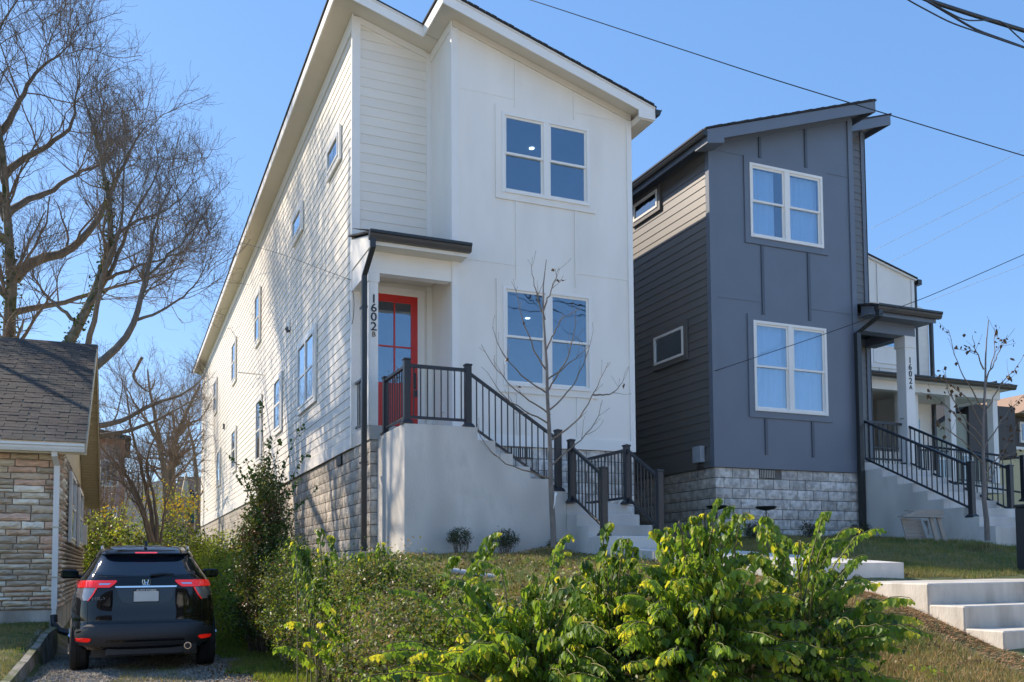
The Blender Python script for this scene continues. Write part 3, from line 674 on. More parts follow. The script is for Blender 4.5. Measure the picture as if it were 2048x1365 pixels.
# ================================================================== HOUSE 2 (slate, number 1602 A)
h2 = thing('townhouse', 'dark slate blue two-storey house with white window frames and number 1602 A', 'house', (13, 16, 1.8))
A0, A1, A2 = 10.71, 14.42, 15.97
T2 = lambda x: 9.77+.33*(x-10.71)
O1 = (11.69, 13.57, 4.38, 6.23); O2 = (11.68, 13.57, 7.95, 9.5)
sl_ = M['slate']
w = MB(); wallpanel(w, 'y', YF, YF+.15, A0+.02, A1, 3.25, T2, [O1, O2]); w.build('wall', sl_, h2)
w = MB(); w.box(A1-.15, A1, YF+.151, YR+.15, 3.25, T2(A1-.15)); w.build('wall', sl_, h2)
w = MB(); wallpanel(w, 'y', YR+.001, YR+.15, A1+.001, A2-.02, 3.25, T2); w.build('wall', sl_, h2)
w = MB(); w.box(A0+.001, A0+.15, YF+.151, 46, 3.25, T2(A0)); w.build('wall', sl_, h2)
w = MB(); w.box(A2-.15, A2, YR+.151, 46, 3.25, T2(A2-.15)); w.build('wall', sl_, h2)
w = MB(); w.box(A0+.15, A2-.15, 45.9, 46, 3.25, T2(A0)); w.build('wall', sl_, h2)
w = MB(); w.box(A0+.151, A1-.151, 17.5, 17.6, 3.6, 9.8); w.box(A0+.151, A1-.151, YF+.16, 17.5, 6.7, 7.0); w.box(A0+.151, A1-.151, YF+.16, 17.5, 3.5, 3.6); w.box(A0+.151, A1-.151, YF+.16, 17.5, 9.72, 9.76)
w.box(A0+.151, A0+.2, YF+.16, 17.5, 3.6, 9.7); w.box(A1-.2, A1-.151, YF+.16, 17.5, 3.6, 9.7); w.build('room_lining', M['interior'], h2)
ss = M['slatesiding']
B('skirt_board', ss, h2, A0-.03, A0, YF+.08, 45.9, 3.21, 3.47)
z = 3.47
while z < T2(A0)-.12: board_side(h2, ss, YF+.09, 45.9, A0, z, .17, top=T2(A0)-.1); z += .17
B('corner_board', sl_, h2, A0-.034, A0-.001, YF-.032, YF+.09, 3.21, T2(A0)-.01)
B('corner_board', sl_, h2, A0, A0+.11, YF-.032, YF-.001, 3.21, T2(A0)-.01)
B('corner_board', sl_, h2, A1-.1, A1+.001, YF-.032, YF-.001, 3.21, T2(A1-.1)-.01)
B('corner_board', sl_, h2, A1+.001, A1+.03, YF-.032, YF+.08, 3.21, T2(A1)-.06)
MB().prism([(A0+.11, T2(A0+.11)-.09), (A1-.1, T2(A1-.1)-.09), (A1-.1, T2(A1-.1)-.003), (A0+.11, T2(A0+.11)-.003)], 'y', YF-.03, YF-.001).build('frieze_board', sl_, h2)
B('skirt_board', sl_, h2, A0+.11, A1-.1, YF-.03, YF-.001, 3.21, 3.49)
bm_ = mat('slate_batten_paint', (.085, .1, .125), .4, .05, 2)
for xb_ in (11.97, 13.17):
    for za, zb in ((O2[3]+.14, T2(xb_-.03)-.095), (O1[3]+.14, O2[2]-.14), (3.49, O1[2]-.14)): B('batten', bm_, h2, xb_-.03, xb_+.03, YF-.026, YF-.001, za, zb)
for z_ in (9.62, 6.62):
    for xa, xb in ((A0+.11, 11.94), (13.2, A1-.1)):
        if z_ == 9.62 and xa < 12: xb = 11.6
        B('joint_flashing', sl_, h2, xa, xb, YF-.01, YF-.001, z_, z_+.016)
z = 6.75
while z < 11.5:
    board_front(h2, ss, A1+.03, A2-.1, YR, z, .17, top=lambda x: T2(x)-.1); z += .17
z = 3.47
while z < 6.2: board_front(h2, ss, 15.3, A2-.1, YR, z, .17); z += .17
B('corner_board', sl_, h2, A2-.1, A2+.02, YR-.032, YR-.001, 3.21, T2(A2-.1)-.01); B('corner_board', sl_, h2, A2+.001, A2+.032, YR-.032, YR+.1, 3.21, T2(A2)-.02)
front_window(h2, YF, *O1, sl_, M['trim'], curtains=[(11.72, 12.62, 4.4, 6.2), (12.66, 13.55, 4.4, 6.2)], casing=.13)
front_window(h2, YF, *O2, sl_, M['trim'], curtains=[(11.72, 12.38, 7.98, 9.42), (12.7, 13.5, 7.98, 9.42)], casing=.13)
side_window(h2, A0-.02, 15.72, 16.84, 5.63, 6.24, ss, M['trim'], 'awn', glass=M['glass']); side_window(h2, A0-.02, 16.62, 17.62, 9.1, 9.5, ss, M['trim'], 'awn', casing=.09)
# glass door in the recess
B('door_casing', M['trim'], h2, 14.46, 15.28, YR-.02, YR-.001, 3.5, 6.0); B('door', sl_, h2, 14.52, 15.22, YR-.03, YR-.021, 3.5, 5.95)
# roof
for (a_, b_, c0, c1) in ((10.38, 16.32, 15.5, 46.3), (10.38, 14.74, 14.4, 15.499)):
    MB().prism([(a_+.02, T2(a_+.02)), (b_-.02, T2(b_-.02)), (b_-.02, T2(b_-.02)+.1), (a_+.02, T2(a_+.02)+.1)], 'y', c0+.02, c1).build('soffit', sl_, h2)
    MB().prism([(a_-.03, T2(a_)+.115), (b_+.03, T2(b_)+.115), (b_+.03, T2(b_)+.15), (a_-.03, T2(a_)+.15)], 'y', c0-.03, c1).build('roof_shingle_layer', M['shingle'], h2)
fasc(h2, 10.38, 14.74, 14.38, T2, -.12, .11, sl_); fasc(h2, 14.742, 16.32, 15.48, T2, -.12, .11, sl_)
MB().prism([(10.38, T2(10.38)-.16), (10.78, T2(10.38)-.09), (10.78, T2(10.78)-.12), (10.38, T2(10.38)-.12)], 'y', 14.38, 14.8).build('eave_box', sl_, h2)
B('fascia', sl_, h2, 14.741, 14.765, 14.405, 15.48, T2(14.74)-.12, T2(14.74)+.11); B('fascia', sl_, h2, 16.321, 16.34, 15.505, 46, T2(16.32)-.12, T2(16.32)+.11)
B('fascia', sl_, h2, 10.376, 10.4, 14.405, 46.3, T2(10.38)-.12, T2(10.38)+.1)
gutter_y(h2, 14.36, 46, 10.372, T2(10.38)-.03, M['gutter'], -1, .12, .12)
for i_ in range(40):
    xx = 10.4+i_*.108; MB().prism([(xx, T2(xx)+.12), (xx+.1, T2(xx+.1)+.12), (xx+.1, T2(xx+.1)+.155+.004*(i_ % 3)), (xx, T2(xx)+.155+.004*(i_ % 3))], 'y', 14.352, 14.5).build('shingle_edge', M['shingle'], h2)
# foundation
B('foundation_core', M['mortar'], h2, A0+.04, A1-.04, YF+.04, 45.9, .8, 3.21); B('foundation_core', M['mortar'], h2, A1-.04, A2-.04, YR+.04, 45.9, .8, 3.21)
cmu_face(h2, 'block', M['cmu'], 'y', YF+.03, A0+.02, A1, 1.75, 3.21, 1, skip=((11.75, 12.2, 0),))
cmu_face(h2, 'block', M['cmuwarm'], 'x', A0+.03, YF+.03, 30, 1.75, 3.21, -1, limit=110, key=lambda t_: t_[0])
B('crawl_vent', M['black'], h2, 11.79, 12.17, YF+.0, YF+.035, 3.02, 3.2)
for i_ in range(9): B('vent_slat', mat('tan_vent_slat', (.5, .46, .38), .6) if i_ == 0 else bpy.data.materials['tan_vent_slat'], h2, 11.8+i_*.042, 11.818+i_*.042, YF-.012, YF-.001, 3.03, 3.19)
# porch of house 2
B('porch_floor', M['concrete'], h2, A1+.001, 16.1, YF-.001, YR-.04, 3.2, 3.45)
B('porch_post', M['trim'], h2, 15.82, 16.08, YF, YF+.26, 3.45, 6.2, .005)
B('post_cap', M['trim'], h2, 15.8, 16.1, YF-.02, YF+.28, 6.05, 6.3)
for nm, z_ in (('1', 5.76), ('6', 5.61), ('0', 5.46), ('2', 5.3)): place_text('house_number', nm, .19, (15.95, YF-.006, z_), M['black'], h2)
place_text('house_number', 'A', .13, (15.95, YF-.006, 5.16), M['black'], h2)
B('porch_beam', sl_, h2, A1+.03, 16.12, YF-.01, YF+.27, 6.301, 6.56); B('porch_beam', sl_, h2, 15.85, 16.12, YF+.271, YR-.04, 6.301, 6.56)
B('porch_ceiling', M['black'], h2, A1+.03, 15.85, YF+.271, YR-.04, 6.5, 6.55)
B('porch_soffit', sl_, h2, A1+.03, 16.35, YF-.36, YR-.036, 6.561, 6.58); B('porch_fascia', sl_, h2, 14.6, 16.35, YF-.38, YF-.361, 6.54, 6.74)
MB().prism([(YF-.36, 6.581), (YF-.001, 6.581), (YF-.001, 6.86), (YF-.36, 6.74)], 'x', 14.58, 14.6).build('porch_gable_panel', sl_, h2)
MB().prism([(YF-.4, 6.75), (YR-.036, 7.1), (YR-.036, 7.13), (YF-.4, 6.79)], 'x', 14.5, 16.4).build('porch_roof', M['shingle'], h2)
gutter_x(h2, 14.58, 16.42, YF-.385, 6.62, M['gutter'], .13, .15)
pipe(h2, [(14.66, YF-.44, 6.64), (14.64, YF-.44, 6.5), (14.36, YF-.1, 6.2), (14.36, YF-.1, 6.0), (14.36, YF-.1, 2.05), (14.4, YF-.2, 1.95)], M['gutter'], .055, .05)
eb = mat('grey_utility_box', (.4, .42, .45), .45)
B('meter_box', eb, h2, A0-.14, A0-.035, 15.08, 15.36, 3.33, 3.66, .008); MB().tube([(A0-.06, 15.3, 3.33)]+[(A0-.05, 15.22+.16*sin(a_), 3.14-.1*cos(a_)*1.2) for a_ in np.linspace(.6, 5, 9)], .007, 4).build('cable', M['black'], h2)

st2 = thing('concrete_stairs', 'bluish grey concrete stairs running down to the lawn beside the dark slate house', 'stairs', (15.2, 13, 1.8))
fy = [14.2, 13.81, 13.43, 13.07, 12.7, 12.26, 11.93, 11.6]; pr = [(14.79, 1.0), (14.79, 3.26)]; pz = 3.26
for y_ in fy: pr += [(y_, pz), (y_, pz-.187)]; pz -= .187
pr[-1] = (11.6, 1.0)
MB().prism(pr, 'x', 14.44, 14.6).build('side_wall', cm, st2)
MB().bbox(14.601, 15.97, 14.201, YF-.003, 1.2, 3.259, .006).build('landing', cm, st2)
pz = 3.072; py = 14.2
for y_ in fy[1:]: MB().bbox(14.601, 15.97, y_+.001, py, 1.0, pz, .01).build('step', cm, st2); py = y_; pz -= .187
r5 = thing('stair_railing', 'dark metal railing on the left of the stairs beside the slate house', 'railing', (14.52, 13, 2.5), 'stair railings')
post(r5, 14.52, 12.14, 2.13, 3.16, w=.05); railing_run(r5, (14.52, 14.72, 3.4), (14.52, 12.18, 2.2), nb=20)
r6 = thing('stair_railing', 'dark metal railing on the far right of the stairs below the 1602 A post', 'railing', (15.9, 13, 2.5), 'stair railings')
post(r6, 15.88, 12.4, 2.13, 3.17, w=.05); post(r6, 15.88, 14.95, 3.45, 4.48, w=.05); railing_run(r6, (15.88, 14.9, 3.42), (15.88, 12.44, 2.22), nb=20)
railing_run(r6, (14.5, 14.98, 3.45), (15.83, 14.98, 3.45), nb=9)

# ================================================================== HOUSE 3 and neighbours on the right
h3 = thing('townhouse', 'distant white house with a long covered porch seen behind the slate house', 'house', (20, 19, 1.5))
T3 = lambda x: 9.36-.26*(x-20.7)
w = MB(); wallpanel(w, 'y', 19, 19.15, 17.1, 20.7, 3.4, T3, [(18.2, 20.0, 4.4, 6.2), (19.0, 20.02, 6.35, 7.45)][:1]); w.build('wall', M['white'], h3)
w = MB(); w.box(20.55, 20.7, 19.151, 20.35, 3.4, T3(20.7)); w.box(17.1, 17.25, 19.15, 44, 3.4, T3(17.3)); w.box(22.42, 22.57, 20.36, 44, 3.4, T3(22.57)); wallpanel(w, 'y', 20.2, 20.35, 20.701, 22.57, 3.4, T3); w.build('wall', M['white'], h3)
for xa, xb in ((17.1, 17.2), (20.6, 20.705)): B('corner_board', M['trim'], h3, xa, xb, 18.97, 18.999, 3.4, T3(xb))
for xb_ in (18.0, 19.35):
    B('batten', M['white'], h3, xb_-.035, xb_+.035, 18.97, 18.999, 7.95, T3(xb_)-.02); B('batten', M['white'], h3, xb_-.035, xb_+.035, 18.97, 18.999, 6.3, 6.72)
B('joint_flashing', M['soffit'], h3, 17.2, 20.6, 18.985, 18.999, 8.55, 8.57)
front_window(h3, 19.0, 19.1, 20.15, 6.85, 7.85, M['trim'], M['trim'], split=False)
B('blind', M['curtain'], h3, 19.15, 20.1, 19.05, 19.06, 6.9, 7.8)
MB().prism([(16.9, T3(16.9)), (20.76, T3(20.76)), (20.76, T3(20.76)+.05), (16.9, T3(16.9)+.05)], 'y', 18.93, 20.1).build('roof', M['trim'], h3)
MB().prism([(16.9, T3(16.9)+.051), (20.78, T3(20.78)+.051), (20.78, T3(20.78)+.09), (16.9, T3(16.9)+.09)], 'y', 18.9, 44).build('roof_shingle_layer', M['shingle'], h3)
MB().prism([(20.9, T3(20.9)-.0), (22.62, T3(22.62)-.0), (22.62, T3(22.62)+.07), (20.9, T3(20.9)+.07)], 'y', 20.12, 44).build('roof', M['trim'], h3)
B('gutter', M['gutter'], h3, 20.79, 20.93, 18.9, 44, T3(20.8)-.1, T3(20.8)+.05); B('gutter', M['gutter'], h3, 22.63, 22.76, 20.1, 44, T3(22.65)-.08, T3(22.65)+.06)
B('downspout', M['gutter'], h3, 20.72, 20.79, 18.96, 19.05, 6.4, T3(20.8)-.1); B('downspout', M['gutter'], h3, 22.59, 22.67, 20.1, 20.2, 3.6, T3(22.75)-.05)
z = 6.4
while z < 8.9: board_front(h3, M['whitesiding'], 20.85, 22.5, 20.2, z, .18, top=T3); z += .18
for a_ in (17.5, 21.65, 23.35): B('porch_post', M['trim'], h3, a_, a_+.2, 18.7, 18.9, 3.6, 6.05, .005)
B('porch_beam', M['trim'], h3, 17.2, 23.62, 18.66, 18.95, 6.051, 6.3); B('porch_beam', M['trim'], h3, 23.35, 23.58, 18.951, 20.2, 6.051, 6.3)
B('porch_ceiling', M['soffit'], h3, 17.2, 23.35, 18.96, 20.19, 6.1, 6.16)
B('porch_soffit', M['trim'], h3, 17.2, 23.8, 18.4, 20.19, 6.302, 6.33)
MB().prism([(18.4, 6.331), (20.19, 6.331), (20.19, 6.95), (18.4, 6.42)], 'x', 17.0, 23.85).build('porch_roof', M['shingle'], h3)
gutter_x(h3, 17.0, 23.85, 18.39, 6.3, M['gutter'], .13, .14)
B('porch_floor', M['concrete'], h3, 17.1, 23.6, 18.6, 20.19, 3.3, 3.55)
B('door_casing', M['trim'], h3, 21.0, 22.15, 20.16, 20.19, 3.6, 5.75); B('door', M['glass'], h3, 21.12, 22.03, 20.14, 20.155, 3.7, 5.6); B('door_blind', M['curtain'], h3, 21.2, 21.6, 20.156, 20.159, 3.9, 5.6)
B('foundation', M['cmu'], h3, 17.15, 22.5, 19.05, 44, 1.4, 3.35)
r7 = thing('porch_railing', 'dark metal railing along the far white house porch', 'railing', (21, 18.8, 3.55))
for a_, b_ in ((17.7, 21.6), (21.9, 23.3)): railing_run(r7, (a_, 18.8, 3.55), (b_, 18.8, 3.55))
r8 = thing('stair_railing', 'partly cropped dark metal railing at the right edge beyond the 1602 A stairs', 'railing', (19.5, 14.5, 2.1))
post(r8, 19.15, 14.6, 2.7, 3.75, w=.05); railing_run(r8, (18.0, 16.6, 3.3), (19.1, 14.65, 2.8), nb=12); railing_run(r8, (19.2, 14.6, 2.7), (21.0, 14.6, 2.0), nb=12); post(r8, 18.0, 16.6, 3.2, 4.2, w=.05)

cr = mat('cream_stucco', (.62, .52, .3), .8, .05, 2); sage = mat('sage_siding', (.33, .34, .27), .7, .06, 3); tan = mat('tan_shingle', (.36, .24, .16), .9, .2, 20); brn = mat('dark_brown_siding', (.09, .08, .075), .8, .1, 4)
hc = thing('neighbour_house', 'cream house with a tan roof at the far right edge behind the leafy sapling', 'house', (34, 27, 1.5))
B('wall', cr, hc, 30.6, 42, 27, 38, 1.2, 6.2); B('wall', brn, hc, 33.6, 42, 26.98, 38, 6.21, 7.5); B('trim_board', M['trim'], hc, 30.5, 42, 26.93, 26.99, 6.1, 6.22)
for x_ in (35.2, 37.4): B('window', M['trim'], hc, x_, x_+1.2, 26.9, 26.97, 6.4, 7.3); B('pane', M['sideglass'], hc, x_+.1, x_+1.1, 26.88, 26.899, 6.5, 7.2)
for x_ in (31.5, 33.0): B('window', M['trim'], hc, x_, x_+.9, 26.93, 26.99, 2.9, 3.6); B('pane', M['sideglass'], hc, x_+.08, x_+.82, 26.91, 26.929, 2.98, 3.52)
MB().prism([(34.2, 7.51), (42.5, 7.51), (42.5, 9.0), (38, 9.0)], 'y', 26.2, 38).build('roof', tan, hc)
hg = thing('neighbour_house', 'small sage green gabled house with a dark roof seen through the far white porch', 'house', (27, 24.6, 1.5))
MB().prism([(26.6, 1.3), (30.3, 1.3), (30.3, 6.9), (28.4, 6.9), (26.6, 5.9)], 'y', 24.6, 30).build('wall', sage, hg)
B('wall', brn, hg, 29.3, 31.8, 24.5, 29, 5.3, 7.3)
MB().prism([(26.3, 5.75), (30.5, 8.0), (30.5, 8.2), (26.3, 5.95)], 'y', 24.2, 30).build('roof', M['shingle'], hg)
B('window', M['trim'], hg, 27.2, 28.6, 24.55, 24.59, 4.2, 5.2); B('pane', M['sideglass'], hg, 27.3, 28.5, 24.53, 24.549, 4.3, 5.1)
B('window', M['trim'], hg, 28.9, 29.5, 24.55, 24.59, 4.0, 5.4); B('pane', M['sideglass'], hg, 28.97, 29.43, 24.53, 24.549, 4.1, 5.3)

# ================================================================== STONE HOUSE on the left
hs = thing('stone_house', 'low stone-clad house with a grey shingle roof and white gutter beside the parked car', 'house', (-3, 18, .4))
SX, SY = -.945, 16.4
mo = mat('stone_mortar', (.36, .29, .22), .95, .15, 15)
B('wall', mo, hs, -7, SX-.02, SY+.02, 27, .6, 3.3); B('foundation', M['concrete2'], hs, -7, SX-.005, SY, 27.01, .0, .64)
MB().prism([(SY+.02, 3.3), (26.9, 3.3), (21.4, 5.9)], 'x', SX-.4, SX-.02).build('gable_wall', M['creamvinyl'], hs)
smesh = []
for v_ in range(8):
    r_ = random.Random(v_); n_, m_ = 6, 3; vs = []; mb = MB()
    for i_ in range(n_+1):
        for j_ in range(m_+1):
            ex = i_ in (0, n_); ez = j_ in (0, m_)
            px_ = -.5+i_/n_; pz_ = -.5+j_/m_
            if ez: pz_ += r_.uniform(-.07, .07)
            vs.append((px_, -.012 if (ex or ez) else -.03-r_.random()*.03, pz_))
    fs = [(i_*(m_+1)+j_, (i_+1)*(m_+1)+j_, (i_+1)*(m_+1)+j_+1, i_*(m_+1)+j_+1) for i_ in range(n_) for j_ in range(m_)]
    mb.add(vs, fs); nb_ = len(mb.v); rim = [i_*(m_+1) for i_ in range(n_+1)]+[n_*(m_+1)+j_ for j_ in range(1, m_+1)]+[i_*(m_+1)+m_ for i_ in range(n_-1, -1, -1)]+[j_ for j_ in range(m_-1, 0, -1)]
    back = [(vs[q][0], .02, vs[q][2]) for q in rim]; off = len(mb.v); mb.v += back; k_ = len(rim)
    for q in range(k_): mb.f.append((rim[q], rim[(q+1) % k_], off+(q+1) % k_, off+q)); mb.m.append(0)
    smesh.append(mb.mesh('stone_mesh', M['stone'], smooth=False))
r_ = random.Random(3)
items = []
for plane, a0, a1 in (('y', SX, -4.6), ('x', SY, 27.0)):
    z = .65
    while z < 3.26:
        h_ = r_.choice([.06, .075, .09]) if z < 1.7 else r_.choice([.1, .115, .13])
        if z+h_ > 3.28: h_ = 3.28-z
        a_ = a0; sg = -1 if plane == 'y' else 1; first = True
        while (a_-a1)*sg < 0:
            l_ = r_.uniform(.22, .62)
            if first: l_ = r_.uniform(.1, .4); first = False
            items.append((plane, a_+sg*l_/2, l_, z, h_)); 
            if h_ > .1 and r_.random() < .25:            # a split pair of thinner stones
                items[-1] = (plane, a_+sg*l_/2, l_, z, h_*.48); items.append((plane, a_+sg*l_/2, l_, z+h_*.5, h_*.5))
            a_ += sg*l_
        z += h_
SWIN = ((18.7, 20.4), (22.3, 24.0))
front = sorted([t_ for t_ in items if t_[0] == 'y'], key=lambda t_: -t_[1])[:165]
side = sorted([t_ for t_ in items if t_[0] == 'x' and not any(a_ < t_[1] < b_ and 1.8 < t_[3] < 3.1 for a_, b_ in SWIN)], key=lambda t_: t_[1])
def put_stone(t_):
    plane, c_, l_, z_, h_ = t_; ob = add_obj('stone', smesh[r_.randrange(8)], hs)
    ob.scale = (l_-.018, r_.uniform(.8, 1.3), h_-.016)
    if plane == 'y': ob.location = Vector((c_, SY+.0, z_+h_/2))-org(hs)
    else: ob.location = Vector((SX+.0, c_, z_+h_/2))-org(hs); ob.rotation_euler = (0, 0, pi/2)
for t_ in front+side[:135]: put_stone(t_)
Vs, Fs = [], []
for t_ in side[135:]+sorted([t_ for t_ in items if t_[0] == 'y'], key=lambda t_: -t_[1])[165:]:
    plane, c_, l_, z_, h_ = t_; me = smesh[r_.randrange(8)]; k0 = len(Vs)
    for v_ in me.vertices:
        p_ = v_.co; a_, d_, b_ = p_.x*(l_-.018), p_.y, p_.z*(h_-.016)
        Vs.append((c_+a_, SY+d_, z_+h_/2+b_) if plane == 'y' else (SX-d_, c_+a_, z_+h_/2+b_))
    for f_ in me.polygons: Fs.append([k0+q for q in f_.vertices])
me = fastmesh('stones', np.array(Vs)-np.array(org(hs)), np.array(Fs), mat('ledge_stone_far', (.43, .36, .29), .85, .35, 5, .8, 22, stretch=(1, 1, 4)))
q = add_obj('stone_cladding', me, hs); q['kind'] = 'stuff'
for a_, b_ in SWIN: side_window(hs, SX+.05, a_, b_, 1.85, 3.05, M['trim'], M['trim'], 'hung', outx=1, casing=.06)
B('meter_box', M['trim'], hs, SX+.03, SX+.16, 25.2, 25.5, 1.9, 2.4)
RX = -.56
ez_, rz_, ey_, ry_ = 3.32, 6.1, 16.05, 21.4
slp = (rz_-ez_)/(ry_-ey_)
MB().prism([(ey_, ez_-.0), (ry_, rz_-.0), (2*ry_-ey_+.5, ez_-slp*.5), (2*ry_-ey_+.5, ez_-slp*.5-.12), (ry_, rz_-.14), (ey_, ez_-.12)], 'x', -7.3, RX).build('roof_deck', M['creamvinyl'], hs)
MB().prism([(ey_+.02, ez_-.0), (ry_, rz_+.005), (2*ry_-ey_+.55, ez_-slp*.55), (2*ry_-ey_+.55, ez_-slp*.55-.2), (ry_, rz_-.2), (ey_+.02, ez_-.2)], 'x', RX+.001, RX+.03).build('rake_board', M['creamvinyl'], hs)
B('fascia', M['creamvinyl'], hs, -7.3, RX, ey_+.001, ey_+.03, ez_-.2, ez_-.121)
for i_ in range(52):                                    # soffit slats under the rear rake
    y_ = ry_+i_*.112; z_ = rz_-.145-(y_-ry_)*slp
    MB().prism([(y_, z_), (y_+.1, z_-.1*slp), (y_+.1, z_-.1*slp-.012), (y_, z_-.012)], 'x', SX+.0, RX-.01).build('soffit_slat', M['creamvinyl'], hs)
tm = []
for v_ in range(3):
    mb = MB(); mb.box(-.15, .15, 0, .19, 0, .007+.003*v_); tm.append(mb.mesh('tab_mesh', M['roofshingle']))
ang = math.atan(slp); rows = 42; step = (ry_-ey_+.04)/cos(ang)/rows; tabs = []
for i_ in range(rows):
    for j_ in range(22):
        x_ = RX-.13-j_*.305-(.15 if i_ % 2 else 0)+r_.uniform(-.01, .01)
        if i_ % 2 and j_ == 0: tabs.append((RX-.055, i_, .45))
        tabs.append((x_, i_, 1))
tabs.sort(key=lambda t_: (-t_[0]))
Vs, Fs = [], []
for q, (x_, i_, sc_) in enumerate(tabs):
    y_ = ey_-.04+i_*step*cos(ang); z_ = ez_+.008-.04*slp+i_*step*sin(ang)+.004
    if q < 300:
        ob = add_obj('shingle', tm[r_.randrange(3)], hs); ob.location = Vector((x_, y_, z_))-org(hs); ob.rotation_euler = (ang-.03, 0, 0); ob.scale = (sc_*.97, 1, 1)
    else:
        c_, s_ = cos(ang-.03), sin(ang-.03); k0 = len(Vs)
        for vx, vy, vz in ((-.147, 0, 0), (.147, 0, 0), (.147, .19, 0), (-.147, .19, 0), (-.147, 0, .01), (.147, 0, .01), (.147, .19, .01), (-.147, .19, .01)):
            Vs.append((x_+vx, y_+vy*c_-vz*s_, z_+vy*s_+vz*c_))
        for f_ in ((4, 5, 6, 7), (0, 1, 5, 4), (1, 2, 6, 5), (3, 0, 4, 7)): Fs.append([k0+t_ for t_ in f_])
q = add_obj('shingle_field', fastmesh('shingles', np.array(Vs)-np.array(org(hs)), np.array(Fs), M['roofshingle']), hs); q['kind'] = 'stuff'
MB().prism([(ry_-.16, rz_-.16*slp+.02), (ry_, rz_+.035), (ry_+.16, rz_-.16*slp+.02), (ry_+.16, rz_-.16*slp+.0), (ry_, rz_+.015), (ry_-.16, rz_-.16*slp)], 'x', -7.3, RX+.03).build('ridge_cap', M['roofshingle'], hs)
MB().prism([(ry_, rz_+.008), (27.3, ez_-.3), (27.3, ez_-.32), (ry_, rz_-.01)], 'x', -7.3, RX+.04).build('rear_shingles', M['roofshingle'], hs)
gutter_x(hs, -7.3, RX+.0, ey_-.002, ez_-.17, M['trim'], .12, .13)
pipe(hs, [(-.99, SY-.36, 3.2), (-.99, SY-.34, 3.08), (-.965, SY-.1, 2.95), (-.965, SY-.1, .66)], M['trim'], .042, .035)
pipe(hs, [(-.965, SY-.1, .659), (-.965, SY-.1, .56)], M['trim'], .032, .028)
for z_ in (1.95, 1.15): B('pipe_strap', M['creamvinyl'], hs, -1.05, -.88, SY-.14, SY-.02, z_, z_+.025)
MB().tube([(-.965, SY-.12, .56), (-.95, SY-.16, .42), (-.85, SY-.3, .32), (-.7, SY-.4, .28)], .055, 10).build('drain_elbow', M['black'], hs)
kb = thing('driveway_edging', 'low weathered concrete edging between the small lawn and the gravel drive', 'edging', (-1, 12, .1))
for i_ in range(6):
    ya, yb = 9.2+i_*1.06, 9.2+(i_+1)*1.06-.02; xa = np.interp(ya, [8, 10.5, 15.5], [-1.24, -1.14, -.9]); xb = np.interp(yb, [8, 10.5, 15.5], [-1.24, -1.14, -.9])
    mb = MB(); za, zb = height(xa-.5, ya)+.0, height(xb-.5, yb)+.0; r1_ = rnd.uniform(-.02, .02)
    mb.add([(xa-.05+r1_, ya, -.2), (xa+.06+r1_, ya, -.2), (xb+.06, yb, -.2), (xb-.05, yb, -.2), (xa-.05+r1_, ya, za+.005), (xa+.03+r1_, ya, za-.01), (xb+.03, yb, zb-.01), (xb-.05, yb, zb+.005)],
           [(0, 1, 2, 3), (4, 5, 6, 7), (0, 1, 5, 4), (1, 2, 6, 5), (2, 3, 7, 6), (3, 0, 4, 7)])
    mb.build('edging_block', mat('weathered_edging', (.3, .28, .24), .95, .4, 12, .8, 30, col2=(.12, .14, .06), scale2=3) if i_ == 0 else bpy.data.materials['weathered_edging'], kb)

# ------------------------------------------------------------------ houses far behind
brick = mat('old_red_brick', (.34, .16, .11), .9, .25, 3, .3, 12, col2=(.45, .36, .33), scale2=.6); pinkm = mat('pink_stucco', (.55, .3, .22), .8, .06, 2)
hb = thing('brick_house', 'tall red brick house half hidden by bare branches behind the stone house', 'house', (-3, 62, 1))
B('wall', brick, hb, -8, .15, 62, 72, .2, 9.4); B('wall', M['soffit'], hb, .151, 2.6, 64, 72, .2, 7.0)
MB().prism([(-8.4, 9.41), (.5, 9.41), (.5, 9.6), (-8.4, 11.4)], 'y', 61.6, 72).build('roof', M['roofshingle'], hb)
for x_, z_ in ((-1.3, 3.4), (-1.3, 6.4), (-3.5, 6.4)): B('window', M['trim'], hb, x_, x_+1.1, 61.9, 61.99, z_, z_+1.7); B('pane', M['sideglass'], hb, x_+.12, x_+.98, 61.87, 61.899, z_+.1, z_+1.6)
hr = thing('neighbour_house', 'dark-roofed low house far behind the twin bare trees', 'house', (2.8, 66, 1))
B('wall', sage, hr, 1.6, 4.2, 66, 72, .2, 5.4); MB().prism([(65.5, 5.4), (69, 7.4), (72, 5.4)], 'x', 1.3, 4.4).build('roof', M['roofshingle'], hr)
hp = thing('pink_house', 'pink house with a dark roof far down beside the white house wall', 'house', (5, 68, 1))
B('wall', pinkm, hp, 3.9, 9, 68, 76, .2, 6.3); MB().prism([(67.6, 6.3), (71.5, 8.1), (76, 6.3)], 'x', 3.8, 9.2).build('roof', M['roofshingle'], hp)
MB().prism([(3.6, 5.2), (4.6, 5.2), (4.1, 8.0)], 'y', 67.0, 68).build('gable', M['creamvinyl'], hp); MB().prism([(66.9, 4.5), (67.99, 5.2), (67.99, 4.5)], 'x', 3.7, 4.7).build('awning', mat('green_awning', (.05, .16, .13), .6), hp)
B('pane', M['sideglass'], hp, 4.9, 5.4, 67.95, 67.99, 2.2, 4.2)

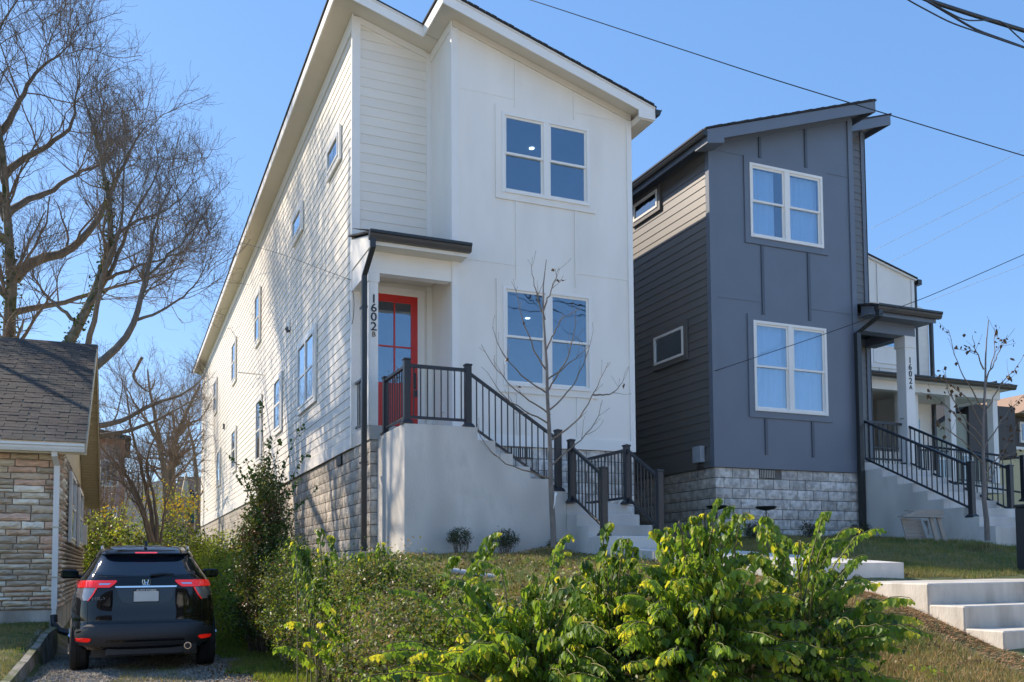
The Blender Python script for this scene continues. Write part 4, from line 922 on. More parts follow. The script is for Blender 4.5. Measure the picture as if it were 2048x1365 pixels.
# ------------------------------------------------------------------ street steps and walk
c2 = M['concrete2']
ws = thing('entry_steps', 'broad pale concrete steps climbing from the street to the lawn at lower right', 'steps', (8, 6.5, .9))
MB().bbox(7.3, 16, 6.64, 8.12, .3, 1.09, .012).build('slab', c2, ws)
zz = .882; yy = 6.639
for i_ in range(5):
    MB().bbox(7.3, 16, yy-.41, yy, zz-.5, zz, .012).build('step', c2, ws); yy -= .411; zz -= .208
wk = thing('front_walk', 'narrow raised concrete walk leading from the broad steps towards the stairs of the white house', 'walk', (7.8, 10, 1.3))
for i_ in range(3):
    y0, y1 = 8.121+i_*1.33, 8.121+(i_+1)*1.33-.012
    z0, z1 = 1.30+i_*.085, 1.30+i_*.085+.08; mb = MB()
    mb.add([(6.9, y0, .9), (8.55, y0, .9), (8.55, y1, .9), (6.9, y1, .9), (6.9, y0, z0), (8.55, y0, z0), (8.55, y1, z1), (6.9, y1, z1)],
           [(0, 1, 2, 3), (4, 5, 6, 7), (0, 1, 5, 4), (1, 2, 6, 5), (2, 3, 7, 6), (3, 0, 4, 7)]).build('slab', M['concrete'], wk)
pd = thing('utility_pedestal', 'dark grey metal utility pedestal cut off by the right edge of the photo', 'pedestal', (11.1, 8.35, 1.0))
B('cabinet', M['black'], pd, 10.95, 11.4, 8.2, 8.5, 1.0, 2.02, .012); B('cap', M['black'], pd, 10.935, 11.415, 8.185, 8.515, 2.021, 2.06, .01)

# ================================================================== CAR
CX, CYR = .30, 12.15
car = thing('parked_car', 'black compact crossover parked nose-in on the gravel drive, seen from behind', 'car', (CX, CYR+2, 0))
paint = mat('black_car_paint', (.004, .004, .005), .035, .05, 3, spec=.55)
clad = mat('grey_plastic_cladding', (.035, .036, .04), .55, .05, 20)
cglass = mat('tinted_car_glass', (.008, .012, .02), .04, .02, 2, spec=1.0)
redl = mat('red_lens', (.75, .012, .012), .12, .05, 30, coat=1.0); redl.node_tree.nodes['Principled BSDF'].inputs['Emission Color'].default_value = (.9, .02, .01, 1); redl.node_tree.nodes['Principled BSDF'].inputs['Emission Strength'].default_value = .12
paint.node_tree.nodes['Principled BSDF'].inputs['Coat Weight'].default_value = 0
clearl = mat('clear_lens', (.35, .3, .3), .1, .3, 60, coat=1.0, metal=.5); chrome = mat('chrome', (.75, .76, .78), .12, .02, 3, metal=1.0)
rub = mat('tyre_rubber', (.02, .02, .02), .85, .2, 30, .3, 60)
zs_ = [.30, .36, .46, .58, .62, .70, .80, .90, 1.0, 1.08, 1.14, 1.20, 1.28, 1.36, 1.43, 1.49, 1.535, 1.57, 1.60, 1.615]
wd_ = [.80, .845, .875, .885, .882, .888, .886, .876, .855, .825, .795, .755, .70, .655, .615, .585, .555, .505, .40, .2]
re_ = [.10, .04, .0, .015, .05, .06, .075, .085, .095, .105, .135, .185, .27, .36, .43, .45, .55, .75, 1.05, 1.35]
fr_ = [4.2, 4.26, 4.3, 4.3, 4.3, 4.28, 4.24, 4.16, 3.95, 3.45, 3.2, 3.08, 2.9, 2.72, 2.55, 2.4, 2.28, 2.15, 1.95, 1.7]
NE = 5.2
def cw(z): return float(np.interp(z, zs_, wd_))
def cr_(z): return float(np.interp(z, zs_, re_))
def cf(z): return float(np.interp(z, zs_, fr_))
def rear_y(x, z):
    u = min(abs(x)/cw(z), .9995); L2 = (cf(z)-cr_(z))/2
    return CYR+cr_(z)+L2-L2*(1-u**NE)**(1/NE)
mb = MB(); NT = 88; zz_ = sorted(set(zs_+[.33, .41, .52, .66, .75, .85, .95, 1.04, 1.11, 1.17, 1.24, 1.32, 1.4, 1.46, 1.51, 1.555, 1.585])); vs = []
for z in zz_:
    L2 = (cf(z)-cr_(z))/2; yc = CYR+cr_(z)+L2
    for q in range(NT):
        t_ = 2*pi*q/NT; c_, s_ = cos(t_), sin(t_); ex = 2/NE
        # arc parameter spread so that corners are well sampled
        x = math.copysign(abs(c_)**ex, c_)*cw(z); y = yc+math.copysign(abs(s_)**ex, s_)*L2
        zq = z
        for ya in (CYR+.84, CYR+3.45):                 # wheel arches
            d_ = abs(y-ya)
            if d_ < .40 and abs(x) > .5 and z < .8: zq = max(z, .0+sqrt(.16-d_*d_)+.31)
        vs.append((CX+x, y, zq))
n_ = len(zz_)
fs = [(i_*NT+j_, i_*NT+(j_+1) % NT, (i_+1)*NT+(j_+1) % NT, (i_+1)*NT+j_) for i_ in range(n_-1) for j_ in range(NT)]
fs += [tuple(range(NT)), tuple(range((n_-1)*NT, n_*NT))]
mb.add(vs, fs).build('body', paint, car, autosm=True)
def patch(name, m, rows, off=.006, nx_=14, mirror=False, th=0, parent=None):
    """rows: list of (z, x_left, x_right) in car coords, mapped on the rear surface"""
    zr = []; 
    for (za, la, ra), (zb, lb, rb) in zip(rows[:-1], rows[1:]):
        k_ = max(1, int(abs(zb-za)/.03))
        for q in range(k_): f_ = q/k_; zr.append((za+(zb-za)*f_, la+(lb-la)*f_, ra+(rb-ra)*f_))
    zr.append(rows[-1]); vs = []; s_ = -1 if mirror else 1
    for z, l_, r__ in zr:
        for q in range(nx_+1):
            x = l_+(r__-l_)*q/nx_; vs.append((CX+s_*x, rear_y(x, z)-off, z))
    n1 = len(vs); N = nx_+1; R_ = len(zr)
    fs = [(i_*N+j_, i_*N+j_+1, (i_+1)*N+j_+1, (i_+1)*N+j_) for i_ in range(R_-1) for j_ in range(nx_)]
    vs += [(x, y+off+.01, z) for x, y, z in vs]
    rim = [j_ for j_ in range(N)]+[i_*N+nx_ for i_ in range(1, R_)]+[(R_-1)*N+j_ for j_ in range(nx_-1, -1, -1)]+[i_*N for i_ in range(R_-2, 0, -1)]
    fs += [(rim[q], rim[(q+1) % len(rim)], n1+rim[(q+1) % len(rim)], n1+rim[q]) for q in range(len(rim))]
    return MB().add(vs, fs).build(name, m, parent or car, autosm=True)
patch('rear_window', cglass, [(1.205, -.30, .30), (1.212, -.55, .55), (1.225, -.695, .695), (1.30, -.655, .655), (1.38, -.60, .60), (1.44, -.55, .55), (1.462, -.48, .48), (1.472, -.3, .3)], .004, 24)
patch('window_seal', M['black'], [(1.19, -.34, .34), (1.195, -.56, .56), (1.204, -.68, .68)], .003, 20)
# spoiler above the glass
patch('spoiler', paint, [(1.476, -.50, .50), (1.49, -.56, .56), (1.53, -.53, .53), (1.555, -.47, .47)], .07, 20)
patch('brake_light', redl, [(1.487, -.13, .13), (1.503, -.13, .13)], .076, 8)
for mi_ in (False, True):
    patch('tail_light', redl, [(1.062, .42, .832), (1.075, .40, .84), (1.105, .36, .835), (1.14, .335, .818), (1.15, .345, .81)], .014, 16, mi_)
    patch('reverse_light', clearl, [(.905, .665, .735), (.95, .635, .80), (1.0, .605, .83), (1.056, .575, .84)], .012, 10, mi_)
    patch('signal_lens', chrome, [(1.095, .43, .54), (1.115, .40, .535)], .018, 5, mi_)
    patch('light_edge', redl, [(.90, .655, .67), (.95, .615, .634), (1.0, .585, .604), (1.06, .555, .575)], .013, 2, mi_)
    for r0 in range(4):
        for c0 in range(8):
            x_ = .575+c0*.03; z_ = 1.078+r0*.018
            if abs(c0-2) < .5: continue
            MB().bbox(CX+(-1 if mi_ else 1)*x_-.008, CX+(-1 if mi_ else 1)*x_+.008, rear_y(x_, z_)-.0185, rear_y(x_, z_)-.013, z_-.006, z_+.006, .002).build('light_cell', redl, car)
    patch('reflector', redl, [(.40, .66, .80), (.412, .63, .81), (.44, .615, .80), (.452, .64, .73)], .022, 10, mi_)
    patch('panel_gap', M['black'], [(.60, .662, .667), (.90, .662, .667)], .003, 1, mi_)
    patch('panel_gap', M['black'], [(1.062, .665, .67), (1.15, .665, .67)], .0155, 1, mi_)
patch('chrome_strip', chrome, [(1.058, -.35, .35), (1.078, -.36, .36)], .02, 20)
patch('plate_recess', mat('dark_gloss_trim', (.012, .014, .02), .2, .05, 4, coat=.5), [(.865, -.2, .2), (.885, -.27, .27), (.95, -.31, .31), (1.045, -.34, .34)], .004, 16)
q = patch('bumper_cladding', clad, [(.335, -.5, .5), (.35, -.76, .76), (.42, -.858, .858), (.50, -.868, .868), (.545, -.80, .80), (.60, -.70, .70), (.615, -.66, .66)], .016, 30)
patch('bumper_groove', M['black'], [(.418, -.44, .44), (.43, -.42, .42)], .02, 16)
patch('bumper_lip', paint, [(.395, -.46, .46), (.416, -.44, .44)], .024, 16)
patch('tailgate_gap', M['black'], [(.664, -.62, .62), (.668, -.62, .62)], .003, 20)
B('bumper_skid', clad, car, CX-.45, CX+.45, CYR+.1, CYR+.35, .22, .34, .02)
pl = B('licence_plate', M['trim'], car, CX-.152, CX+.152, rear_y(0, .95)-.03, rear_y(0, .95)-.018, .878, 1.03)
pf = mat('grey_plate', (.62, .63, .62), .5, .02, 3)
B('plate_face', pf, pl, CX-.143, CX+.143, rear_y(0, .95)-.033, rear_y(0, .95)-.0305, .886, 1.012); pl.data.materials[0] = M['black']
place_text('plate_frame_lettering', 'AUTO STORES', .034, (CX, rear_y(0, .95)-.034, 1.022), M['trim'], pl, .001, 1.05)
place_text('model_lettering', 'HR-V', .06, (CX-.53, rear_y(.53, .93)-.012, .925), mat('dull_grey_badge', (.16, .16, .17), .4), car, .003, 1.3)
em_ = MB(); ey = rear_y(0, 1.12)-.02
def bar(x0, z0, x1, z1, w_=.008):
    em_.tube([(CX+x0, ey, z0), (CX+x1, ey, z1)], w_, 5)
for a_, b_ in (((-.042, 1.155), (-.045, 1.12)), ((-.045, 1.12), (-.036, 1.087)), ((-.036, 1.087), (.036, 1.087)), ((.036, 1.087), (.045, 1.12)), ((.045, 1.12), (.042, 1.155)), ((.042, 1.155), (-.042, 1.155))): bar(*a_, *b_, w_=.005)
for a_, b_ in (((-.027, 1.152), (-.016, 1.093)), ((.027, 1.152), (.016, 1.093)), ((-.02, 1.118), (.02, 1.118))): bar(*a_, *b_, w_=.0075)
em_.build('emblem', chrome, car)
MB().tube([(CX+.05, rear_y(.05, 1.215)-.03, 1.212), (CX+.2, rear_y(.2, 1.23)-.035, 1.226), (CX+.33, rear_y(.33, 1.23)-.03, 1.222)], [.022, .014, .006], 6).build('wiper', M['black'], car)
mb = MB(); mb.prism([(CYR+.55, 1.585), (CYR+.9, 1.6), (CYR+.82, 1.66), (CYR+.62, 1.655)], 'x', CX-.018, CX+.018); mb.build('antenna', paint, car)
for s_ in (-1, 1):
    MB().tube([(CX+s_*.515, CYR+.6, 1.53), (CX+s_*.52, CYR+.72, 1.572), (CX+s_*.52, CYR+1.6, 1.605), (CX+s_*.5, CYR+2.3, 1.56)], .017, 8).build('roof_rail', chrome, car)
    mz = MB(); xm = CX+s_*.985
    mz.bbox(xm-.12, xm+.12, CYR+2.72, CYR+2.86, 1.155, 1.285, .03); mr = mz.build('door_mirror', paint, car)
    B('mirror_glass', cglass, mr, xm-.095, xm+.095, CYR+2.71, CYR+2.719, 1.175, 1.265); MB().tube([(CX+s_*.8, CYR+2.8, 1.17), (xm-s_*.08, CYR+2.8, 1.19)], .03, 6).build('mirror_arm', paint, mr)
    # side glass
    vs = []; zz2 = [1.16, 1.25, 1.35, 1.45]
    for z in zz2:
        for y in np.linspace(.75, 2.9, 12)-0.0:
            yy_ = CYR+min(y, cf(z)-.3); L2 = (cf(z)-cr_(z))/2; v_ = min(abs(yy_-CYR-cr_(z)-L2)/L2, .999); vs.append((CX+s_*(cw(z)*(1-v_**NE)**(1/NE)+.006), yy_, z))
    MB().add(vs, [(i_*12+j_, i_*12+j_+1, (i_+1)*12+j_+1, (i_+1)*12+j_) for i_ in range(3) for j_ in range(11)]).build('side_window', cglass, car, smooth=True)
    for ya in (CYR+.84, CYR+3.45):
        wl = MB(); R_ = .345; pr = [(0, -.1), (.2, -.105), (.32, -.105), (.345, -.085), (.35, -.03), (.35, -.024), (.342, -.02), (.342, -.008), (.35, -.004), (.35, .004), (.342, .008), (.342, .02), (.35, .024), (.35, .03), (.345, .085), (.32, .105), (.2, .105), (0, .1)]
        NN = 36; vs = []
        for q in range(NN):
            t_ = 2*pi*q/NN
            for rr_, xx_ in pr: vs.append((CX+s_*.765+xx_, ya+rr_*cos(t_), .345+rr_*sin(t_)))
        k_ = len(pr); fs = [(q*k_+j_, ((q+1) % NN)*k_+j_, ((q+1) % NN)*k_+j_+1, q*k_+j_+1) for q in range(NN) for j_ in range(k_-1)]
        wo_ = wl.add(vs, fs).build('wheel', rub, car); rm = MB()
        for q in range(5):
            t_ = 2*pi*q/5; rm.tube([(CX+s_*.875, ya, .345), (CX+s_*.87, ya+.19*cos(t_), .345+.19*sin(t_))], .028, 5)
        rm.build('rim', chrome, wo_)
MB().tube([(CX+.49, CYR+.02, .325), (CX+.49, CYR+.25, .325)], .045, 14).build('exhaust_pipe', chrome, car)
MB().tube([(CX+.49, CYR+.015, .325), (CX+.49, CYR+.02, .325)], .034, 12).build('exhaust_opening', M['black'], car)
MB().tube([(CX+.49, CYR+.1, .34), (CX+.49, CYR+.6, .36)], [.11, .12], 12).build('muffler', clad, car)
B('underbody', M['black'], car, CX-.62, CX+.62, CYR+.3, CYR+3.9, .2, .36)

# ================================================================== vegetation data (metres)
TREE_A = [
    ([(-2.87,29.0,2.55),(-2.95,28.88,6.06),(-3.01,28.75,7.59),(-2.94,28.62,8.84),(-2.87,28.5,9.67),(-3.08,28.38,11.02),(-3.09,28.25,12.25),(-3.22,28.12,13.03),(-3.31,28.0,13.66)], 0.42, 0.1),
    ([(-2.91,29.0,9.53),(-2.56,28.71,10.06),(-1.72,28.43,10.15),(-1.1,28.14,10.59),(-0.53,27.86,11.63),(-0.24,27.57,12.55),(0.24,27.29,13.34),(0.44,27.0,13.7)], 0.24, 0.03),
    ([(-3.13,29.0,11.38),(-2.7,29.2,11.96),(-2.14,29.4,12.27),(-1.43,29.6,13.07),(-0.7,29.8,13.59),(-0.36,30.0,14.21)], 0.16, 0.03),
    ([(-3.17,28.5,12.28),(-2.64,28.2,12.85),(-1.96,27.9,13.16),(-1.36,27.6,13.7),(-1.36,27.3,14.42),(-1.24,27.0,14.87)], 0.16, 0.02),
    ([(-3.29,28.5,13.51),(-3.0,28.3,13.92),(-2.71,28.1,14.54),(-2.42,27.9,15.05),(-2.09,27.7,15.39),(-1.46,27.5,15.97)], 0.15, 0.02),
    ([(-2.87,29.0,8.59),(-2.08,29.4,8.96),(-1.35,29.8,9.37),(-0.3,30.2,9.96),(0.79,30.6,10.51),(1.93,31.0,11.2)], 0.14, 0.02),
    ([(-3.31,28.0,13.66),(-3.48,27.75,14.63),(-3.35,27.5,15.65),(-2.99,27.25,16.43),(-2.5,27.0,17.25)], 0.1, 0.02),
    ([(-3.28,28.5,13.04),(-4.19,27.88,13.99),(-4.91,27.25,14.89),(-5.58,26.62,15.7),(-5.89,26.0,16.27)], 0.18, 0.03),
    ([(-3.16,28.8,11.74),(-4.35,27.7,12.09),(-5.59,26.6,12.32),(-6.38,25.5,12.64)], 0.2, 0.03),
    ([(-3.1,29.0,10.66),(-4.64,28.33,10.78),(-6.09,27.67,10.85),(-7.2,27.0,11.31)], 0.2, 0.03),
    ([(-3.28,28.5,13.04),(-4.02,28.25,14.91),(-4.39,28.0,16.81),(-4.51,27.75,18.74),(-4.39,27.5,20.0)], 0.16, 0.02),
    ([(-3.15,29.0,11.23),(-3.79,29.67,13.01),(-4.44,30.33,15.44),(-5.61,31.0,17.83)], 0.16, 0.02),
    ([(-3.0,29.0,8.94),(-4.05,29.33,10.06),(-5.21,29.67,10.74),(-6.36,30.0,11.12)], 0.15, 0.02),
]
TREE_B = [
    ([(-1.86,27.0,5.81),(-1.52,27.0,7.05),(-1.23,27.0,7.76),(-0.88,27.0,8.48),(-0.58,27.0,9.28),(-0.4,27.0,10.07),(-0.32,27.0,11.21),(-0.63,27.0,12.43),(-0.84,27.0,13.53),(-1.16,27.0,14.31)], 0.3, 0.04),
    ([(-0.94,27.0,8.48),(-0.45,27.2,9.29),(-0.15,27.4,10.24),(0.12,27.6,11.36),(0.61,27.8,12.24),(1.01,28.0,13.43)], 0.14, 0.02),
    ([(-0.92,27.0,7.24),(-0.8,26.79,7.75),(-0.68,26.57,8.25),(-0.65,26.36,9.01),(-0.15,26.14,10.1),(-0.1,25.93,11.12),(-0.06,25.71,12.0),(-0.1,25.5,12.85)], 0.14, 0.02),
    ([(-1.0,25.0,6.03),(-0.67,25.06,6.38),(-0.23,25.12,6.77),(0.25,25.19,7.58),(0.38,25.25,8.36),(0.55,25.31,9.16),(0.69,25.38,9.96),(0.72,25.44,10.79),(1.12,25.5,11.56)], 0.2, 0.03),
    ([(0.3,25.2,7.73),(0.85,25.4,8.04),(1.35,25.6,8.48),(1.87,25.8,9.15),(2.2,26.0,10.09)], 0.07, 0.015),
    ([(0.47,25.4,8.87),(0.96,25.6,9.53),(1.6,25.8,10.36),(2.12,26.0,11.35)], 0.07, 0.015),
    ([(-1.24,27.0,8.03),(-1.85,27.0,8.52),(-2.22,27.0,9.02),(-2.35,27.0,9.54)], 0.1, 0.02),
    ([(-0.38,27.0,10.36),(0.22,27.33,11.13),(1.16,27.67,11.68),(1.93,28.0,12.83)], 0.09, 0.015),
    ([(-0.51,27.0,9.22),(0.11,26.83,9.53),(0.87,26.67,9.85),(1.78,26.5,10.2)], 0.09, 0.015),
]
TREE_L = [
    ([(-1.14,26.0,4.77),(-0.61,26.17,5.08),(-0.01,26.33,5.21),(0.54,26.5,5.67),(1.32,26.67,6.03),(1.72,26.83,6.27),(1.97,27.0,6.56)], 0.13, 0.03),
    ([(-1.13,26.0,4.64),(-0.61,26.4,4.82),(0.18,26.8,5.05),(1.09,27.2,5.54),(1.57,27.6,5.99),(2.07,28.0,6.31)], 0.11, 0.03),
    ([(0.52,30.0,7.8),(0.21,30.0,7.16),(0.75,30.0,6.65),(0.89,30.0,7.13)], 0.05, 0.02),
]
TREE_C = [
    ([(2.04,42.0,2.96),(1.98,42.0,4.7),(2.0,42.0,6.66),(2.33,42.0,7.56),(2.8,42.0,8.69),(3.1,42.0,9.38)], 0.28, 0.04),
    ([(1.8,41.0,2.92),(1.71,41.0,5.04),(1.45,41.0,6.51),(1.2,41.0,7.99),(0.99,41.0,8.83),(0.92,41.0,9.67)], 0.22, 0.03),
    ([(2.01,42.0,5.79),(2.23,42.0,6.02),(2.19,42.0,6.13)], 0.2, 0.17),
    ([(2.2,42.0,7.11),(2.74,42.5,7.77),(3.19,43.0,7.98)], 0.1, 0.03),
    ([(1.56,41.0,6.31),(1.04,40.67,7.29),(0.45,40.33,8.04),(0.05,40.0,8.78)], 0.1, 0.02),
    ([(3.51,48.0,3.22),(3.48,48.0,5.72),(3.3,48.0,7.23),(3.05,48.0,8.22),(2.6,48.0,9.71)], 0.16, 0.03),
]
TREE_D = [
    ([(0.8,27.0,2.02),(0.6,27.0,2.77),(0.23,27.0,3.73),(-0.12,27.0,4.13),(-0.5,27.0,4.53),(-0.69,27.0,4.79)], 0.14, 0.03),
    ([(0.87,27.2,2.02),(0.72,27.16,3.2),(0.45,27.12,4.16),(0.29,27.08,4.85),(0.18,27.04,5.25),(0.1,27.0,6.08)], 0.13, 0.03),
    ([(0.93,27.1,2.02),(0.85,27.08,3.2),(0.58,27.05,4.16),(0.7,27.02,4.72),(1.01,27.0,5.29)], 0.1, 0.02),
    ([(0.73,26.9,2.01),(0.46,26.6,3.02),(0.01,26.3,3.66),(-0.35,26.0,3.62)], 0.08, 0.02),
    ([(1.0,27.1,1.98),(1.11,27.07,3.06),(1.3,27.03,3.77),(1.62,27.0,4.2)], 0.07, 0.02),
]
SAP1 = [
    ([(5.82,12.0,1.39),(5.79,12.0,2.44),(5.76,12.0,3.36),(5.73,12.0,4.33),(5.67,12.0,5.07),(5.66,12.0,5.52),(5.74,12.0,5.83)], 0.05, 0.006),
    ([(5.76,12.0,3.81),(5.33,12.07,4.08),(5.04,12.13,4.44),(4.95,12.2,4.79)], 0.014, 0.003),
    ([(5.78,12.0,3.51),(5.25,11.9,3.75),(4.82,11.8,4.1),(4.58,11.7,4.38)], 0.014, 0.003),
    ([(5.75,12.0,4.14),(5.51,12.1,4.55),(5.4,12.2,5.09),(5.36,12.3,5.46)], 0.014, 0.003),
    ([(5.73,12.0,4.48),(5.98,12.05,4.96),(6.22,12.1,5.11)], 0.014, 0.003),
    ([(5.76,12.0,3.88),(6.04,11.93,4.34),(6.14,11.87,4.78),(6.12,11.8,5.06)], 0.014, 0.003),
    ([(5.78,12.0,3.59),(6.25,12.1,4.01),(6.52,12.2,4.51),(6.66,12.3,4.86)], 0.014, 0.003),
    ([(5.8,12.0,3.14),(6.22,11.9,3.45),(6.47,11.8,3.97),(6.6,11.7,4.3)], 0.014, 0.003),
    ([(6.49,12.0,3.86),(6.78,11.9,3.86),(6.92,11.8,4.1)], 0.014, 0.003),
    ([(5.81,12.0,2.77),(6.22,12.07,3.1),(6.6,12.13,3.43),(6.77,12.2,3.83)], 0.014, 0.003),
    ([(5.83,12.0,2.55),(5.41,11.92,2.64),(4.99,11.85,2.73),(4.58,11.77,3.05),(4.52,11.7,3.21)], 0.014, 0.003),
    ([(5.71,12.0,4.92),(5.57,12.05,5.37),(5.54,12.1,5.76)], 0.014, 0.003),
    ([(5.69,12.0,5.07),(5.86,11.95,5.53),(5.9,11.9,5.7)], 0.014, 0.003),
    ([(5.78,12.0,3.36),(5.4,12.07,3.57),(5.12,12.13,3.71),(4.87,12.2,4.11)], 0.014, 0.003),
    ([(5.74,12.0,4.03),(6.11,12.15,4.28),(6.62,12.3,4.7)], 0.014, 0.003),
]
SAP2 = [
    ([(13.37,10.9,1.66),(13.32,10.9,2.35),(13.34,10.9,3.19),(13.41,10.9,4.05),(13.47,10.9,4.74),(13.59,10.9,5.44)], 0.045, 0.006),
    ([(13.36,10.9,3.36),(13.02,10.97,3.7),(12.77,11.03,4.11),(12.7,11.1,4.55)], 0.013, 0.003),
    ([(13.39,10.9,3.88),(12.9,10.83,4.34),(12.56,10.77,4.8),(12.4,10.7,5.11)], 0.013, 0.003),
    ([(13.37,10.9,3.19),(12.8,10.97,3.77),(12.43,11.03,4.09),(12.17,11.1,4.13)], 0.013, 0.003),
    ([(13.42,10.9,4.22),(13.78,10.95,4.95),(13.84,11.0,5.36)], 0.013, 0.003),
    ([(13.4,10.9,3.79),(13.72,10.83,4.32),(14.02,10.77,4.58),(14.16,10.7,4.84)], 0.013, 0.003),
    ([(13.35,10.9,3.19),(14.09,11.05,3.86),(14.79,11.2,4.28)], 0.013, 0.003),
    ([(13.45,10.9,4.39),(13.77,10.95,4.78),(14.17,11.0,5.26)], 0.013, 0.003),
    ([(13.34,10.9,2.94),(12.75,10.8,3.32),(12.14,10.7,3.52)], 0.013, 0.003),
    ([(13.37,10.9,3.53),(13.14,10.95,4.04),(12.41,11.0,4.42)], 0.013, 0.003),
    ([(13.34,10.9,2.77),(13.74,10.8,3.2),(14.0,10.7,3.71)], 0.013, 0.003),
    ([(13.43,10.9,4.57),(13.24,10.9,4.89),(13.19,10.9,5.14)], 0.013, 0.003),
    ([(13.31,10.9,2.52),(13.93,11.05,3.06),(14.63,11.2,3.29)], 0.013, 0.003),
]
TIPS = [(3.8,5.2,1.74),(4.0,5.3,1.71),(3.9,5.0,1.62),(4.47,5.4,1.51),(4.86,5.3,1.69),(4.23,4.9,1.42),(4.95,5.2,1.47),(4.92,5.0,1.35),(4.75,4.9,1.14),(5.04,4.7,1.02),(4.7,4.6,0.85),(4.27,4.5,0.9),(3.96,4.6,1.06),(3.65,4.7,1.22),(3.7,5.3,1.53),(3.48,5.4,1.48),(3.48,5.6,1.54),(3.37,5.0,1.32),(3.21,5.3,1.29),(3.15,5.6,1.33),(3.06,5.8,1.3),(3.0,6.0,1.37),(2.88,5.0,1.07),(2.72,5.3,1.13),(2.51,5.4,1.07),(2.31,5.5,1.02),(2.15,5.2,0.87),(2.39,5.0,0.9),(2.57,4.7,0.89),(2.85,4.6,0.97),(3.13,4.5,1.03),(3.38,4.6,1.14),(3.59,4.4,0.84),(3.97,4.4,0.77),(3.16,4.3,0.81),(2.82,4.3,0.79),(2.56,4.4,0.74),(2.36,4.6,0.76),(2.14,4.8,0.73),(3.89,4.8,1.32),(4.21,4.7,1.22),(3.53,4.9,1.35),(3.12,4.8,1.17),(2.72,6.0,1.23),(4.46,4.5,0.64),(3.94,4.5,0.91)]
TIPS2 = [(2.78,8.2,1.21),(2.35,8.4,1.33),(2.36,8.8,1.53),(1.9,9.0,1.59),(1.67,9.6,1.55),(1.9,9.5,1.68),(3.15,7.6,1.6),(3.01,7.4,1.3),(1.78,7.6,1.06),(1.49,7.4,0.99),(3.07,6.6,1.02),(1.47,7.3,0.83),(2.11,8.6,1.41)]
TIPS3 = [(1.84,13.6,3.75),(2.44,13.3,3.37),(1.4,14.0,3.0),(2.5,13.2,2.96),(2.16,13.8,3.2),(2.35,13.2,2.55),(1.54,14.0,2.67),(1.99,13.6,3.24),(1.66,13.8,2.88),(2.6,13.0,2.43)]
WIRES = [[(5.66,16.0,12.62),(6.2,13.5,10.83),(8.39,10.0,8.12),(11.41,8.5,6.91),(13.29,8.0,6.5)],[(7.87,8.0,8.47),(8.77,8.0,8.2),(9.48,8.0,8.08),(10.82,8.0,8.05),(12.33,8.0,8.08)],[(8.49,8.3,8.7),(9.41,8.3,8.54),(10.3,8.3,8.54),(11.24,8.3,8.55),(12.8,8.3,8.59)],[(8.38,8.2,8.61),(9.29,8.2,8.45),(10.17,8.2,8.26),(11.09,8.2,8.23),(12.62,8.2,8.1)],[(8.6,8.1,8.41),(9.18,8.1,8.36),(9.87,8.1,8.25),(10.52,8.1,8.42),(10.96,8.1,8.21),(11.95,8.1,7.98)],[(2.46,30.0,11.96),(3.42,22.0,8.85),(3.73,16.0,6.47)],[(0.81,36.0,14.52),(2.46,30.0,11.96)],[(10.73,14.77,5.11),(12.35,13.6,5.69),(14.02,12.6,6.34),(15.46,11.6,7.05),(17.59,10.6,8.05)],[(26.24,26.0,14.11),(29.54,22.0,16.07),(31.84,19.0,17.61)],[(26.41,26.0,13.31),(29.48,22.0,15.1),(31.77,19.0,16.64)],[(27.15,26.0,12.91),(29.45,22.0,14.49),(31.72,19.0,16.02)],[(27.81,25.0,11.14),(29.3,22.0,11.84),(31.5,19.0,12.89)]]

nr = np.random.RandomState(11)
# ------------------------------------------------------------------ bare trees
def resample(pts, k, wob=0.0):
    pts = np.array(pts, float); d = np.r_[0, np.cumsum(np.linalg.norm(np.diff(pts, axis=0), axis=1))]; t_ = np.linspace(0, d[-1], k)
    # Catmull-Rom style smoothing by interpolating on a finer then averaged polyline
    q = np.stack([np.interp(t_, d, pts[:, i_]) for i_ in range(3)], 1)
    for _ in range(2): q[1:-1] = (q[:-2]+2*q[1:-1]+q[2:])/4
    if wob: q[1:-1] += nr.normal(0, wob, (k-2, 3))
    return q
def tubes_np(P, R, n):
    """P (N,K,3) R (N,K) -> verts, quads"""
    N, K, _ = P.shape
    T = np.gradient(P, axis=1); T /= np.linalg.norm(T, axis=2, keepdims=True)+1e-9
    ref = np.where(np.abs(T[:, :1, 2:3]) < .8, np.array([[[0, 0, 1.]]]), np.array([[[1., 0, 0]]])); ref = np.broadcast_to(ref, T.shape)
    A = np.cross(T, ref); A /= np.linalg.norm(A, axis=2, keepdims=True)+1e-9; Bv = np.cross(T, A)
    th = 2*pi*np.arange(n)/n
    V = P[:, :, None, :]+(A[:, :, None, :]*np.cos(th)[None, None, :, None]+Bv[:, :, None, :]*np.sin(th)[None, None, :, None])*R[:, :, None, None]
    V = V.reshape(-1, 3)
    base = (np.arange(N)*K*n)[:, None, None]; i_ = (np.arange(K-1)*n)[None, :, None]; j_ = np.arange(n)[None, None, :]; j2 = (j_+1) % n
    F = np.stack([base+i_+j_, base+i_+j2, base+i_+n+j2, base+i_+n+j_], -1).reshape(-1, 4)
    return V, F
